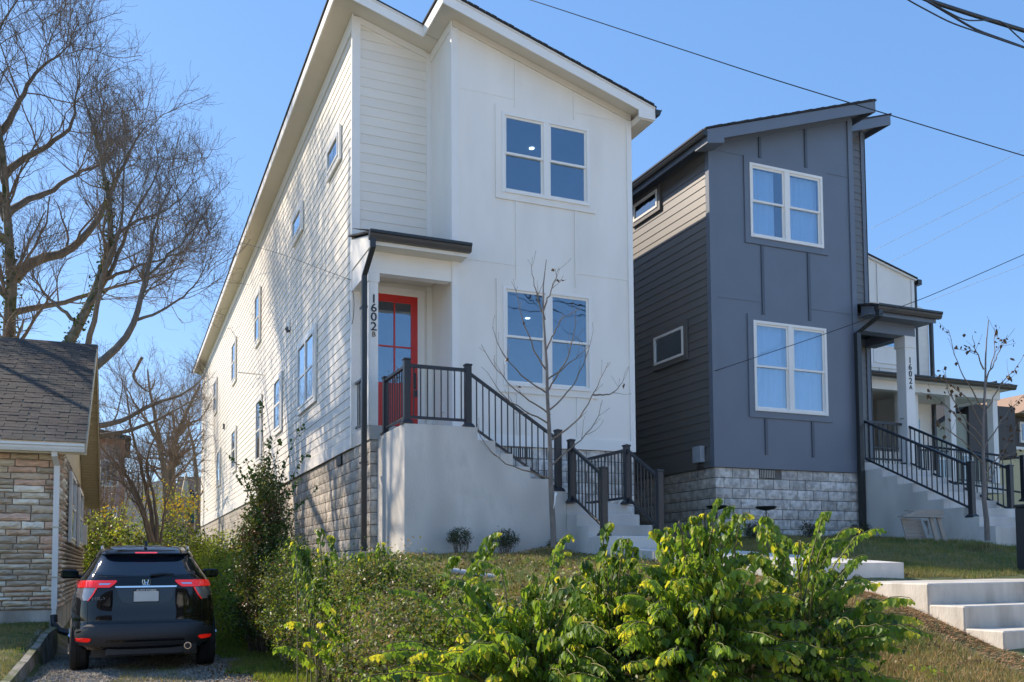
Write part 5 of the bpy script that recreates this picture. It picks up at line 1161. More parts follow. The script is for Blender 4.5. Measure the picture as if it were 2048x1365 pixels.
def branch(P, R, per, lf, ang, upb, K, t0=.15, rf=.6, rmin=.004, wob=.12, outward=None):
    """children of every parent polyline; per = children per parent, lf = (lo,hi) length in metres"""
    N, Kp, _ = P.shape; n = N*per; pi_ = np.repeat(np.arange(N), per)
    t_ = t0+(1-t0)*(nr.rand(n)**.8); f_ = t_*(Kp-1); a_ = np.minimum(f_.astype(int), Kp-2); u = (f_-a_)[:, None]
    p0 = P[pi_, a_]*(1-u)+P[pi_, a_+1]*u; T = P[pi_, a_+1]-P[pi_, a_]; T /= np.linalg.norm(T, axis=1, keepdims=True)+1e-9
    r0 = (R[pi_, a_]*(1-u[:, 0])+R[pi_, a_+1]*u[:, 0])*rf
    rn = nr.normal(size=(n, 3)); rn -= T*(rn*T).sum(1, keepdims=True); rn /= np.linalg.norm(rn, axis=1, keepdims=True)+1e-9
    an = np.radians(nr.normal(ang, 12, n))[:, None]
    D = T*np.cos(an)+rn*np.sin(an); D[:, 2] += upb; D /= np.linalg.norm(D, axis=1, keepdims=True)
    Ln = (lf[0]+(lf[1]-lf[0])*nr.rand(n))*(1-.45*t_)
    out = np.zeros((n, K, 3)); out[:, 0] = p0; d = D.copy()
    for k_ in range(1, K):
        d = d+nr.normal(0, wob, (n, 3)); d[:, 2] += .06; d /= np.linalg.norm(d, axis=1, keepdims=True)
        out[:, k_] = out[:, k_-1]+d*(Ln/(K-1))[:, None]
    RR = np.maximum(r0[:, None]*np.linspace(1, .3, K)[None], rmin)
    return out, RR
def bare_tree(name, label, limbs, dens=1.0, scale=1.0, rfac=.36, group=None, ivy=(), mname='bark', trunks=1):
    base = limbs[0][0][0]; t_ = thing(name, label, 'tree', base, group)
    o = np.array(base); allP, allR = [], []
    for q, (pts, r0, r1) in enumerate(limbs):
        K = 16; P = resample(pts, K, .02*scale); R = r0+(r1-r0)*np.linspace(0, 1, K)**.8
        V, F = tubes_np(P[None], R[None], 9)
        me = fastmesh('limb_mesh', V-o, F, M['barkmoss' if q in ivy else mname], smooth=True)
        add_obj('trunk' if q < trunks else 'limb', me, t_); allP.append(P); allR.append(R)
    P0 = np.array(allP); R0 = np.array(allR); Vs, Fs = [], []; off = 0
    s = scale
    L1 = branch(P0, R0, int(15*dens), (1.6*s, 4.4*s), 46, .2, 9, .22, rfac, .010*s, .17)
    L2 = branch(*L1, int(8*dens), (.7*s, 2.2*s), 44, .14, 7, .12, .5, .0055*s, .2)
    L3 = branch(*L2, 6, (.3*s, 1.0*s), 42, .08, 5, .1, .45, .0036*s, .22)
    for (P, R), n in ((L1, 5), (L2, 4), (L3, 3)):
        kp = ~((P[:, :, 0] > (1.7+1.5*nr.rand(len(P), 1)**.6)) & (P[:, :, 1] < 38)).any(1); P, R = P[kp], R[kp]
        V, F = tubes_np(P, R, n); Vs.append(V); Fs.append(F+off); off += len(V)
    me = fastmesh('twigs', np.concatenate(Vs)-o, np.concatenate(Fs), M['twig'])
    c_ = add_obj('crown', me, t_); c_['kind'] = 'stuff'
    if ivy:
        pts = []
        for q in ivy:
            P = allP[q]; R = allR[q]; k_ = 700
            i_ = (nr.rand(k_)*11).astype(int); u = nr.rand(k_)[:, None]; p_ = P[i_]*(1-u)+P[i_+1]*u
            d = nr.normal(size=(k_, 3)); d /= np.linalg.norm(d, axis=1, keepdims=True); pts.append(p_+d*(R[i_][:, None]*1.15+.03+.1*nr.rand(k_, 1)*(nr.rand(k_, 1) > .6)))
        pts = np.concatenate(pts); V, F, mi = leafquads(pts, .11, 1)
        iv = add_obj('ivy', fastmesh('ivy', V-o, F, M['ivy']), t_); iv['kind'] = 'stuff'
    return t_
def leafquads(C_, size, nm=1, droop=0.0, w=.55):
    n = len(C_); s = size*(.6+.8*nr.rand(n)); a_ = nr.normal(size=(n, 3)); a_[:, 2] -= droop; a_ /= np.linalg.norm(a_, axis=1, keepdims=True)
    b_ = np.cross(a_, nr.normal(size=(n, 3))); b_ /= np.linalg.norm(b_, axis=1, keepdims=True)+1e-9; c_ = np.cross(a_, b_)
    s3 = s[:, None]; V = np.stack([C_-a_*s3*.5, C_+b_*s3*w*.5+c_*s3*.12, C_+a_*s3*.5, C_-b_*s3*w*.5+c_*s3*.12], 1).reshape(-1, 3)
    F = np.arange(4*n).reshape(n, 4); return V, F, nr.randint(0, nm, n)
def ext(l, *more): return l+list(more)
bare_tree('bare_tree', 'largest bare tree at the left edge, its ivy-covered trunk rising behind the stone house', [(p_, r0*.72, r1*.6) for p_, r0, r1 in TREE_A], 1.0, 1.0, ivy=(0,), trunks=1)
bare_tree('bare_tree', 'leaning bare tree with mossy limbs spreading above the right end of the stone house roof', [(p_, r0*.6, r1*.6) for p_, r0, r1 in TREE_B], 1.0, .85, ivy=(0,), trunks=1)
bare_tree('bare_tree', 'bare tree with two long low horizontal limbs crossing the gap between the houses', [(TREE_L[0][0], .095, .02), (TREE_L[1][0], .08, .015), TREE_L[2]], .6, .42, trunks=0)
bare_tree('bare_tree', 'distant bare tree with twin upright trunks and a broken stub', TREE_C[:5], .9, .8, trunks=2)
bare_tree('bare_tree', 'slender far bare tree tucked against the back corner of the white house', [TREE_C[5], ([(5.3, 48, 7), (4.6, 48, 9.5), (4.0, 47, 11.5)], .07, .02)], 1.3, .9, trunks=1)
bare_tree('bare_tree', 'many-stemmed bare shrub tree rising from the yellow-green hedge behind the car', [(p_, r0*.6, r1*.7) for p_, r0, r1 in TREE_D], 1.1, .55, mname='twig', trunks=5)

SHADE = [([(-8.6, 29, .2), (-8.4, 29, 6), (-8.0, 28.8, 12), (-7.4, 28.5, 17), (-6.9, 28, 22)], .36, .05),
 ([(-8.4, 29, 8), (-7.2, 28.6, 12), (-5.6, 28.2, 15.5), (-4.8, 28, 19)], .17, .03), ([(-8.2, 29, 10), (-7.6, 27.4, 13), (-7.0, 26, 16), (-6.2, 25, 19)], .17, .03),
 ([(-8.5, 29, 7), (-8.0, 27, 10), (-7.6, 25, 13), (-7.2, 23.6, 16)], .15, .03), ([(-8.1, 28.8, 12), (-6.6, 29.6, 16), (-5.6, 30.2, 20)], .13, .02), ([(-8.3, 29, 9), (-6.8, 27.4, 11), (-5.4, 26.4, 12.6), (-4.6, 25.6, 15)], .12, .02)]
bare_tree('bare_tree', 'bare tree standing left of the stone house, mostly beyond the left edge', SHADE, 1.15, .95, rfac=.6, trunks=1)

def sapling(name, label, limbs, leaves):
    base = limbs[0][0][0]; t_ = thing(name, label, 'tree', base); o = np.array(base); Ps, Rs = [], []
    for q, (pts, r0, r1) in enumerate(limbs):
        K = 12; P = resample(pts, K, .008); R = r0+(r1-r0)*np.linspace(0, 1, K)
        V, F = tubes_np(P[None], R[None], 8); add_obj('trunk' if q == 0 else 'branch', fastmesh('branch_mesh', V-o, F, M['sapling'] if q == 0 else M['twig'], smooth=True), t_); Ps.append(P); Rs.append(R)
    L1 = branch(np.array(Ps[1:]), np.array(Rs[1:]), 5, (.18, .5), 38, .2, 6, .25, .6, .0025, .1)
    V, F = tubes_np(*L1, 4); c_ = add_obj('crown', fastmesh('twigs', V-o, F, M['twig']), t_); c_['kind'] = 'stuff'
    if leaves:
        tips = np.concatenate([L1[0][:, -1], L1[0][:, 3], np.array(Ps[1:])[:, 6:].reshape(-1, 3)]); idx = nr.choice(len(tips), leaves)
        pts = tips[idx]+nr.normal(0, .03, (leaves, 3))
        tm_ = MB().add([(0, 0, 0), (-.4, .15, -.4), (0, -.1, -.55), (.4, .15, -.35), (0, .25, -1)], [(0, 1, 2), (0, 2, 3), (1, 4, 2), (2, 4, 3)]).mesh('leaf_mesh', M['leafbrown'])
        for p_ in pts:
            ob = add_obj('leaf', tm_, t_); ob.location = Vector(p_)-Vector(o); ob.rotation_euler = (nr.normal(0, .6), nr.normal(0, .6), nr.rand()*6.3); s_ = .045+.045*nr.rand(); ob.scale = (s_, s_, s_*1.1)
    return t_
sapling('sapling', 'bare young sapling standing in a straw mound in front of the white house', SAP1, 7)
sapling('sapling', 'young sapling with curled brown leaves in front of the 1602 A stairs', SAP2, 120)
MB().tube([(5.83, 11.93, 2.35), (5.80, 11.9, 2.3), (5.78, 11.88, 2.2), (5.76, 11.88, 2.12)], [.02, .012, .01, .004], 5).build('plant_tag', M['trim'], bpy.data.objects['sapling'])

# ------------------------------------------------------------------ leafy shrubs
def clumps(center, rad, n, per, spread, top=.35):
    c = nr.normal(size=(n, 3)); c /= np.linalg.norm(c, axis=1, keepdims=True); c *= (nr.rand(n, 1)**top); c = c*np.array(rad)+np.array(center)
    p = np.repeat(c, per, 0)+nr.normal(0, spread, (n*per, 3)); return c, p
def shrub(name, label, blobs, size, mats, wts, cat='shrub', stems=40, base=None, droop=.3, group=None, spread=.1, stemr=.006, w=.55, ground=True):
    """blobs: (center, radii, n_clumps, leaves per clump)"""
    base = base or (blobs[0][0][0], blobs[0][0][1], float(height(blobs[0][0][0], blobs[0][0][1])))
    t_ = thing(name, label, cat, base, group); o = np.array(base); Cs, Ps = [], []
    for cc, rr, n, per in blobs:
        c, p = clumps(cc, rr, n, per, spread); Cs.append(c); Ps.append(p)
    C_ = np.concatenate(Cs); P = np.concatenate(Ps)
    if ground:
        g = height(P[:, 0], P[:, 1]); P = P[P[:, 2] > g+.01]
        P = P[P[:, 0] < 1e9]
    V, F, _ = leafquads(P, size, 1, droop, w); cl = np.floor(P*np.array([3.2, 3.2, 3.6])).astype(int); hsh = np.abs((cl[:, 0]*73856093) ^ (cl[:, 1]*19349663) ^ (cl[:, 2]*83492791)) % 997; cw_ = np.cumsum(np.array(wts)/sum(wts)); ci = np.searchsorted(cw_, hsh/997.); mi = np.where(nr.rand(len(P)) < .45, np.minimum(ci, len(mats)-1), nr.choice(len(mats), len(P), p=np.array(wts)/sum(wts)))
    # colour changes in patches, not leaf by leaf only
    f = add_obj('foliage', fastmesh('foliage', V-o, F, [M[m_] for m_ in mats], mi), t_); f['kind'] = 'stuff'
    if stems:
        k = min(stems, len(C_)); tip = C_[nr.choice(len(C_), k, replace=False)]; gx = np.stack([tip[:, 0]*.6+cc_mean(blobs)[0]*.4, tip[:, 1]*.6+cc_mean(blobs)[1]*.4], 1) if len(blobs) > 1 else np.tile(np.array(base[:2]), (k, 1))+nr.normal(0, .06, (k, 2))
        root = np.c_[gx, height(gx[:, 0], gx[:, 1])]; u = np.linspace(0, 1, 6)[None, :, None]
        Pm = root[:, None]*(1-u)+tip[:, None]*u; Pm[:, 1:-1] += nr.normal(0, .03, (k, 4, 3)); Pm[:, :, 2] += (.12*np.sin(np.pi*u))[:, :, 0]
        V, F = tubes_np(Pm, np.tile(np.linspace(stemr*1.6, stemr*.5, 6), (k, 1)), 4); s_ = add_obj('stems', fastmesh('stems', V-o, F, M['twig']), t_); s_['kind'] = 'stuff'
    return t_
def cc_mean(bl): return np.mean([b_[0] for b_ in bl], 0)

# the big drooping-leaved shrub in the foreground
LV = np.array([(0, 0, 0), (-.36, .10, -.12), (-.46, .15, -.42), (-.27, .08, -.78), (0, .0, -1.12), (.27, .08, -.78), (.46, .15, -.42), (.36, .10, -.12), (0, -.05, -.38), (0, -.04, -.76)])
LF = np.array([(0, 1, 8), (1, 2, 8), (2, 9, 8), (2, 3, 9), (3, 4, 9), (0, 8, 7), (7, 8, 6), (6, 8, 9), (6, 9, 5), (5, 9, 4)])
def rotm(yaw, pitch, roll):
    cy_, sy_, cp, sp, cr2, sr = np.cos(yaw), np.sin(yaw), np.cos(pitch), np.sin(pitch), np.cos(roll), np.sin(roll)
    Rz = np.zeros((len(yaw), 3, 3)); Rz[:, 0, 0] = cy_; Rz[:, 0, 1] = -sy_; Rz[:, 1, 0] = sy_; Rz[:, 1, 1] = cy_; Rz[:, 2, 2] = 1
    Rx = np.zeros_like(Rz); Rx[:, 0, 0] = 1; Rx[:, 1, 1] = cp; Rx[:, 1, 2] = -sp; Rx[:, 2, 1] = sp; Rx[:, 2, 2] = cp
    Ry = np.zeros_like(Rz); Ry[:, 1, 1] = 1; Ry[:, 0, 0] = cr2; Ry[:, 0, 2] = sr; Ry[:, 2, 0] = -sr; Ry[:, 2, 2] = cr2
    return Rz@Rx@Ry
def vine_shrub(name, label, roots, tips, leafsize, extra=0, nobj=300, dark=.0, arch=.25, yel=.12, sig=.34):
    roots = [(x, y, float(height(x, y))-.02) for x, y in roots]; t_ = thing(name, label, 'shrub', roots[0]); o = np.array(roots[0]); pos, yaw, pit, rol, siz, ye = [], [], [], [], [], []; St, Sr = [], []
    alltips = [tuple(t) for t in tips]
    for _ in range(extra):
        a_ = tips[nr.randint(len(tips))]; alltips.append((a_[0]+nr.normal(0, sig), a_[1]+abs(nr.normal(0, .28)), a_[2]-abs(nr.normal(0, .3))-.05))
    for tp in alltips:
        tp = np.array(tp); rt_ = np.array(min(roots, key=lambda r_: (r_[0]-tp[0])**2+(r_[1]-tp[1])**2)); rt_ = rt_+np.array([nr.normal(0, .08), nr.normal(0, .08), 0])
        K = 12; u = np.linspace(0, 1, K)[:, None]; mid = rt_*.36+tp*.64; mid[2] = max(tp[2], rt_[2])+arch*(.25+.75*nr.rand())
        P = (1-u)**2*rt_+2*u*(1-u)*mid+u**2*tp; P[1:-1] += nr.normal(0, .008, (K-2, 3)); St.append(P); Sr.append(np.linspace(.009, .002, K))
        L_ = np.linalg.norm(np.diff(P, axis=0), axis=1).sum(); nl = int(L_*.6/.021)
        tt = 1-(np.arange(nl)+.3)/nl*.6; f_ = tt*(K-1); a_ = np.minimum(f_.astype(int), K-2); v_ = (f_-a_)[:, None]; pp = P[a_]*(1-v_)+P[a_+1]*v_; T = P[a_+1]-P[a_]; hd = np.arctan2(T[:, 1], T[:, 0])
        side = np.where(np.arange(nl) % 2 == 0, 1, -1); env = np.clip(1.15-np.abs(tt-.72)*.9, .45, 1.1); env *= np.where(tt > .93, .55, 1)
        s_ = leafsize*env*(.6+.75*nr.rand(nl))*(.8+.4*nr.rand())
        pos.append(pp+np.stack([-np.sin(hd)*side*.018, np.cos(hd)*side*.018, -.008*np.ones(nl)], 1)); yaw.append(hd+np.where(side > 0, 0.0, pi)+nr.normal(0, .45, nl)); pit.append(nr.normal(.25, .25, nl)); rol.append(nr.normal(0, .22, nl)); siz.append(s_)
        yf = (nr.rand() < .35); ye.append((nr.rand(nl) < np.where((tt > .88) & yf, .85, .035+yel*.2)))
    pos, yaw, pit, rol, siz, ye = map(np.concatenate, (pos, yaw, pit, rol, siz, ye)); Rm = rotm(yaw, pit, rol)
    keep = pos[:, 2] > height(pos[:, 0], pos[:, 1])+.04; pos, yaw, pit, rol, siz, ye, Rm = pos[keep], yaw[keep], pit[keep], rol[keep], siz[keep], ye[keep], Rm[keep]
    dist = np.linalg.norm(pos-np.array([0, 0, CAMZ]), axis=1); order = np.argsort(dist/siz); big = order[:nobj]; rest = order[nobj:]
    tmpl = LV*np.array([.92, .92, .92]); V = (np.einsum('nij,kj->nki', Rm[rest], tmpl)*siz[rest][:, None, None]+pos[rest][:, None]).reshape(-1, 3)
    F = (LF[None]+(np.arange(len(rest))*10)[:, None, None]).reshape(-1, 3); mi = np.repeat(np.where(ye[rest], 1, 0), 10)
    mt = [M['leaf'], M['leafyel'], M['leafdark']]; mi = np.where((mi == 0) & (np.repeat(nr.rand(len(rest)), 10) < dark), 2, mi)
    fo = add_obj('foliage', fastmesh('foliage', V-o, F, mt, mi), t_); fo['kind'] = 'stuff'
    lm = [MB().add([tuple(p_) for p_ in tmpl], [tuple(f_) for f_ in LF]).mesh('leaf_mesh', M[m_]) for m_ in ('leaf', 'leafyel')]
    for q in big:
        ob = add_obj('leaf', lm[int(ye[q])], t_); ob.rotation_mode = 'XYZ'; ob.matrix_basis = Matrix.LocRotScale(Vector(pos[q])-Vector(o), Matrix(Rm[q].tolist()), Vector((siz[q],)*3))
    V, F = tubes_np(np.array(St), np.array(Sr), 5); s2 = add_obj('stems', fastmesh('stems', V-o, F, leafstem), t_); s2['kind'] = 'stuff'
    return t_
leafstem = mat('green_brown_stem', (.16, .15, .06), .7, .2, 8)
vine_shrub('leafy_shrub', 'large bright green shrub with arching rows of drooping heart-shaped leaves in the foreground', [(4.1, 5.75), (3.3, 5.9), (3.75, 5.4), (2.75, 6.0), (4.5, 5.3)], TIPS, .05, extra=520, dark=.1, sig=.4)
vine_shrub('leafy_shrub', 'smaller green shrub with yellowing arched sprays below the concrete stair wall', [(2.3, 8.6), (1.9, 9.1), (2.7, 8.0), (2.0, 8.0)], TIPS2, .054, extra=60, nobj=120, dark=.2, sig=.15)
# dense darker understorey inside / below the foreground shrubs
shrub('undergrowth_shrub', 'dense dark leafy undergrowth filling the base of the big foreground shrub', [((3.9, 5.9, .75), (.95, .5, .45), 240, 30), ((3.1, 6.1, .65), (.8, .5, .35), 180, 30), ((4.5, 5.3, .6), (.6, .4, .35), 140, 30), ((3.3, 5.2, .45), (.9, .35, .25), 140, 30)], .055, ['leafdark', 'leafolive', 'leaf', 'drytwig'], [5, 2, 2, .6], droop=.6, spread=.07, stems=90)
BM = ['leafolive', 'leafdark', 'leafgreen', 'drytwig', 'leafbrown']
shrub('bank_shrub', 'tangled olive and brown shrub on the bank at bottom centre of the photo', [((2.15, 7.0, .55), (.6, .7, .42), 300, 45), ((2.6, 6.8, .65), (.6, .6, .38), 260, 45), ((2.25, 7.9, .6), (.42, .7, .4), 200, 45)], .034, BM, [3, 1.6, 4, 2.2, 1], droop=.1, spread=.09, stems=260, stemr=.005)
shrub('bank_shrub', 'fine-leaved grey-green shrub on the bank right of the gravel drive', [((2.25, 8.8, .8), (.45, .8, .6), 330, 45), ((2.5, 8.6, .9), (.5, .7, .5), 240, 45), ((2.15, 9.9, .75), (.42, .7, .55), 200, 45)], .032, BM, [3, 2.4, 3, 1.6, .6], droop=.1, spread=.09, stems=220, stemr=.005)
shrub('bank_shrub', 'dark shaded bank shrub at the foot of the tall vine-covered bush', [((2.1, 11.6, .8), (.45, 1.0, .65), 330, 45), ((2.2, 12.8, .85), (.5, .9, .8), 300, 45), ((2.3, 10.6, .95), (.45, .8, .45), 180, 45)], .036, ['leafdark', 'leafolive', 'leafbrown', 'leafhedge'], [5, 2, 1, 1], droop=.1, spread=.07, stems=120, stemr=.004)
shrub('ground_shrub', 'low dry weeds and vines along the lawn edge above the bank', [((2.6, 8.0, .9), (.5, .5, .2), 90, 40), ((2.7, 9.6, 1.1), (.5, .9, .25), 120, 40), ((2.95, 6.8, .72), (.5, .5, .2), 110, 40)], .026, BM, [3, 1.5, 1.5, 3, 1], droop=.1, spread=.06, stems=50, stemr=.003)
# tall bush with climbing vine
tb = shrub('tall_bush', 'tall dark vine-covered bush with long trailing shoots against the white house wall', [((1.98, 13.9, 2.05), (.28, .3, .85), 200, 40), ((2.0, 13.8, 1.4), (.52, .5, .7), 230, 40), ((2.05, 13.9, .6), (.5, .6, .5), 120, 40)], .045, ['leafdark', 'leafbrown', 'leafolive', 'ivy'], [4, 1.6, 1.5, 2], droop=.4, spread=.07, stems=90)
o = org(tb); Ps = []; Ls = []
for tp in TIPS3:
    u = np.linspace(0, 1, 10)[:, None]; r0 = np.array([2.0, 13.9, 1.6]); mid = np.array([(tp[0]+2.0)/2, 13.8, max(1.9, tp[2]-.25)]); P = (1-u)**2*r0+2*u*(1-u)*mid+u*u*np.array(tp); Ps.append(P)
    for _ in range(34):
        k_ = 3+nr.rand()*5.9; a_ = int(k_); Ls.append(P[a_]*(1-(k_-a_))+P[min(a_+1, 9)]*(k_-a_)+nr.normal(0, .018, 3))
V, F = tubes_np(np.array(Ps), np.tile(np.linspace(.007, .003, 10), (len(Ps), 1)), 4); q = add_obj('shoots', fastmesh('shoots', V-np.array(o), F, M['twig']), tb); q['kind'] = 'stuff'
V, F, _ = leafquads(np.array(Ls), .06, 1, .8, .7); q = add_obj('shoot_leaves', fastmesh('shoot_leaves', V-np.array(o), F, M['leafdark']), tb); q['kind'] = 'stuff'
# hedges
shrub('hedge', 'bright green hedge lining the right side of the drive beyond the tall bush', [((2.05, 17.0, .8), (.45, 1.5, .75), 330, 40), ((2.0, 20.0, .85), (.5, 1.8, .85), 300, 40), ((2.1, 23.5, .9), (.6, 2, 1.0), 260, 40), ((2.1, 15.2, .6), (.4, .8, .6), 140, 40)], .05, ['leafhedge', 'leafolive', 'leaf', 'leafdark'], [5, 2, 2, 1.2], cat='hedge', droop=.2, spread=.1, stems=100)
shrub('hedge', 'yellow-green hedge filling the end of the drive behind the parked car', [((-.6, 28.5, 1.3), (1.5, 1.2, 1.5), 420, 34), ((1.2, 29.0, 1.2), (1.5, 1.2, 1.45), 420, 34), ((2.9, 29.5, 1.1), (1.2, 1.3, 1.25), 320, 34)], .08, ['leafhedge', 'leafyel', 'leafolive', 'leafdark', 'leafbrown'], [4, .7, 3, 3, .7], cat='hedge', droop=.2, spread=.16, stems=80)
shrub('golden_shrub', 'golden-yellow autumn shrub above the hedge at the foot of the twin trees', [((1.35, 29.6, 3.2), (.8, .5, .6), 60, 18), ((-.1, 29.8, 2.9), (.7, .5, .4), 16, 16)], .08, ['leafgold', 'leafyel', 'leafhedge', 'leafolive'], [3, 1, 2, 2], droop=.2, spread=.13, stems=60)
shrub('twiggy_thicket', 'reddish brown leafless thicket in front of the distant brick house', [((-.6, 31.5, 3.6), (1.2, .8, 2.0), 260, 10)], .05, ['leafbrown', 'drytwig'], [3, 1], droop=.2, spread=.2, stems=240, stemr=.008)
# clipped little shrubs
for (x, y, zz_, h_, lb) in ((4.72, 13.0, 1.48, .27, 'small round boxwood nearer the left end of the concrete stair wall'), (5.48, 13.0, 1.48, .3, 'small round boxwood midway along the concrete stair wall, partly behind green shoots'), (6.28, 13.0, 1.5, .24, 'tiny boxwood directly behind the trunk of the bare sapling')):
    gz = float(height(x, y)); k_ = .55 if 'tiny' in lb else 1
    shrub('boxwood_shrub', lb, [((x, y, gz+.27*k_), (.2*k_, .2*k_, .13*k_), int(70*k_), 24), ((x, y, gz+.14*k_), (.06, .06, .08), 6, 8)], .022, ['shrubleaf', 'leafolive'], [4, 1], stems=24, base=(x, y, gz), spread=.028, stemr=.003, group='small boxwoods along the house walls')
for (x, y, lb) in ((12.28, 13.9, 'small dark boxwood beneath the crawl vent wall of the slate house'), (13.6, 14.0, 'small dark boxwood at the downspout corner of the slate house'), (10.9, 13.9, 'small dark boxwood below the dark dish stand, mostly hidden by leaves')):
    gz = float(height(x, y))
    shrub('boxwood_shrub', lb, [((x, y, gz+.2), (.24, .2, .15), 70, 24)], .024, ['shrubleaf', 'leafdark'], [4, 1], stems=24, base=(x, y, gz), spread=.03, stemr=.003, group='small boxwoods along the house walls')

wp = []
for _ in range(46):
    x_, y_ = (nr.uniform(4.8, 8.4), nr.uniform(5.4, 7.9)) if nr.rand() < .55 else (nr.uniform(3.4, 6.5), nr.uniform(8.3, 11.5))
    if x_ > 6.9 and (y_ < 8.2 or y_ < 12): continue
    c_ = np.array([x_, y_, float(height(x_, y_))+.05]); wp.append(c_+nr.normal(0, 1, (26, 3))*np.array([.06, .06, .03]))
V, F, _ = leafquads(np.concatenate(wp), .045, 1, 0, .45)
tagt(add_obj('weeds', fastmesh('weeds', V, F, [M['leafgreen'], M['leafhedge']], nr.randint(0, 2, len(F)))), 'small broad-leaved weeds dotted over the lawn and slope', 'weeds', kind='stuff')
# ------------------------------------------------------------------ grass
def blades(name, n, box, mats, wts, h=(.04, .09), w=.006, mask=None, lean=.5, lie=0):
    x = nr.uniform(box[0], box[1], n); y = nr.uniform(box[2], box[3], n)
    if mask is not None: k = mask(x, y); x, y = x[k], y[k]
    n = len(x); z = height(x, y)-.005; hh = nr.uniform(h[0], h[1], n); a_ = nr.rand(n)*2*pi; ln = np.abs(nr.normal(0, lean, n))
    dx, dy = np.cos(a_), np.sin(a_)
    if lie: tip = np.stack([x+dx*hh, y+dy*hh, z+.01+.02*nr.rand(n)], 1); z = z+.012*nr.rand(n)
    else: tip = np.stack([x+dx*hh*ln, y+dy*hh*ln, z+hh], 1)
    b = nr.rand(n)*2*pi; wx, wy = np.cos(b)*w, np.sin(b)*w
    V = np.stack([np.stack([x-wx, y-wy, z], 1), np.stack([x+wx, y+wy, z], 1), tip], 1).reshape(-1, 3)
    mi = nr.choice(len(mats), n, p=np.array(wts)/sum(wts))
    return tagt(add_obj(name, fastmesh(name, V, np.arange(3*n).reshape(-1, 3), [M[m_] for m_ in mats], mi)), kind='stuff')
nsteps = lambda x, y: ~((x > 7.2) & (y < 8.15)) & ~((x > 6.85) & (x < 8.6) & (y < 12.2)) & ~((x > 6.6) & (x < 7.9) & (y > 12)) & ~((x > 14.4) & (x < 16.0) & (y > 11.5))
def lab(o_, l, c): return tagt(o_, l, c)
lab(blades('lawn_grass', 52000, (3.0, 10.5, 8.0, 13.4), ['grass', 'drygrass'], [3, 2], (.03, .075), .004, nsteps), 'patchy green and straw lawn between the stairs of the two houses', 'grass')
lab(blades('lawn_grass', 46000, (8.6, 16, 8.15, 14.7), ['grass', 'drygrass'], [3, 3], (.04, .09), .005, nsteps), 'green lawn in front of the slate house with drier grass by the slab', 'grass')
lab(blades('slope_grass', 110000, (3.0, 8.6, 5.0, 8.2), ['drygrass', 'grass', 'straw'], [5, 2, 1], (.03, .08), .0032, nsteps), 'dry matted grass on the slope beside the broad concrete steps', 'grass')
lab(blades('bank_grass', 60000, (1.2, 2.3, 7.5, 20), ['grass', 'leafhedge', 'drygrass'], [4, 3, 1], (.03, .1), .006, lambda x, y: x > 1.4+.12*np.sin(y*3)+.1*np.sin(y*7.3)), 'green weeds and grass along the right edge of the gravel drive', 'grass')
lab(blades('side_lawn_grass', 22000, (-3.2, -1.0, 9, 16.3), ['grass', 'drygrass'], [4, 2], (.02, .06), .004), 'short grass in front of the stone house', 'grass')
lab(blades('drive_grass', 7000, (-.6, 1.3, 10, 13.2), ['grass', 'drygrass'], [2, 3], (.02, .08), .003, lambda x, y: (np.abs(x-.35) < .4+.1*np.sin(y*4)) & (np.sin(x*13)+np.sin(y*9) > -.6)), 'tufts of thin grass growing down the middle of the gravel drive behind the car', 'grass')
lab(blades('straw_mulch', 9000, (5.1, 6.6, 11.3, 12.7), ['straw', 'drygrass'], [5, 1], (.04, .12), .004, lambda x, y: np.hypot((x-5.8)/.75, (y-12)/.6) < .6+.4*nr.rand(len(x)), lie=1), 'mound of brown straw around the bare sapling', 'mulch')
lab(blades('straw_mulch', 5000, (12.6, 14.1, 10.4, 11.5), ['straw', 'drygrass'], [3, 2], (.04, .1), .004, lambda x, y: np.hypot((x-13.35)/.6, (y-10.9)/.45) < .6+.4*nr.rand(len(x)), lie=1), 'thin straw around the sapling by the slate house stairs', 'mulch')
lab(blades('pine_straw', 9000, (6.6, 7.3, 5.2, 7.6), ['straw', 'leafbrown'], [5, 1], (.04, .1), .004, lambda x, y: (7.3-x) < .25+.3*nr.rand(len(x)), lie=1), 'reddish pine straw along the side of the broad concrete steps', 'mulch')
n = 11000; px_ = nr.uniform(1.0, 9, n); py_ = nr.uniform(5.5, 13, n); k = nsteps(px_, py_); px_, py_ = px_[k], py_[k]
V, F, _ = leafquads(np.stack([px_, py_, height(px_, py_)+.015+.03*nr.rand(len(px_))], 1), .035, 1, 0, .6); lab(tagt(add_obj('fallen_leaves', fastmesh('fallen_leaves', V, F, [M['leafbrown'], M['drytwig']], nr.randint(0, 2, len(F)))), kind='stuff'), 'scattered dry fallen leaves over the lawn and bank', 'leaves')
n = 60000; px_ = nr.uniform(-1.1, 2.0, n); py_ = nr.uniform(9.5, 15, n); gr = np.stack([px_, py_, height(px_, py_)+.004], 1); s3 = .006+.012*nr.rand(n)[:, None]**2
a_ = nr.normal(size=(n, 3)); b_ = nr.normal(size=(n, 3)); V = np.stack([gr+a_*s3*.6, gr+b_*s3*.6, gr-(a_+b_)*s3*.5+np.array([0, 0, .004])], 1).reshape(-1, 3)
lab(tagt(add_obj('gravel', fastmesh('gravel', V, np.arange(3*n).reshape(-1, 3), mat('gravel_stone', (.36, .33, .28), .9, .45, 25))), kind='stuff'), 'loose pale gravel on the driveway around the car', 'gravel')

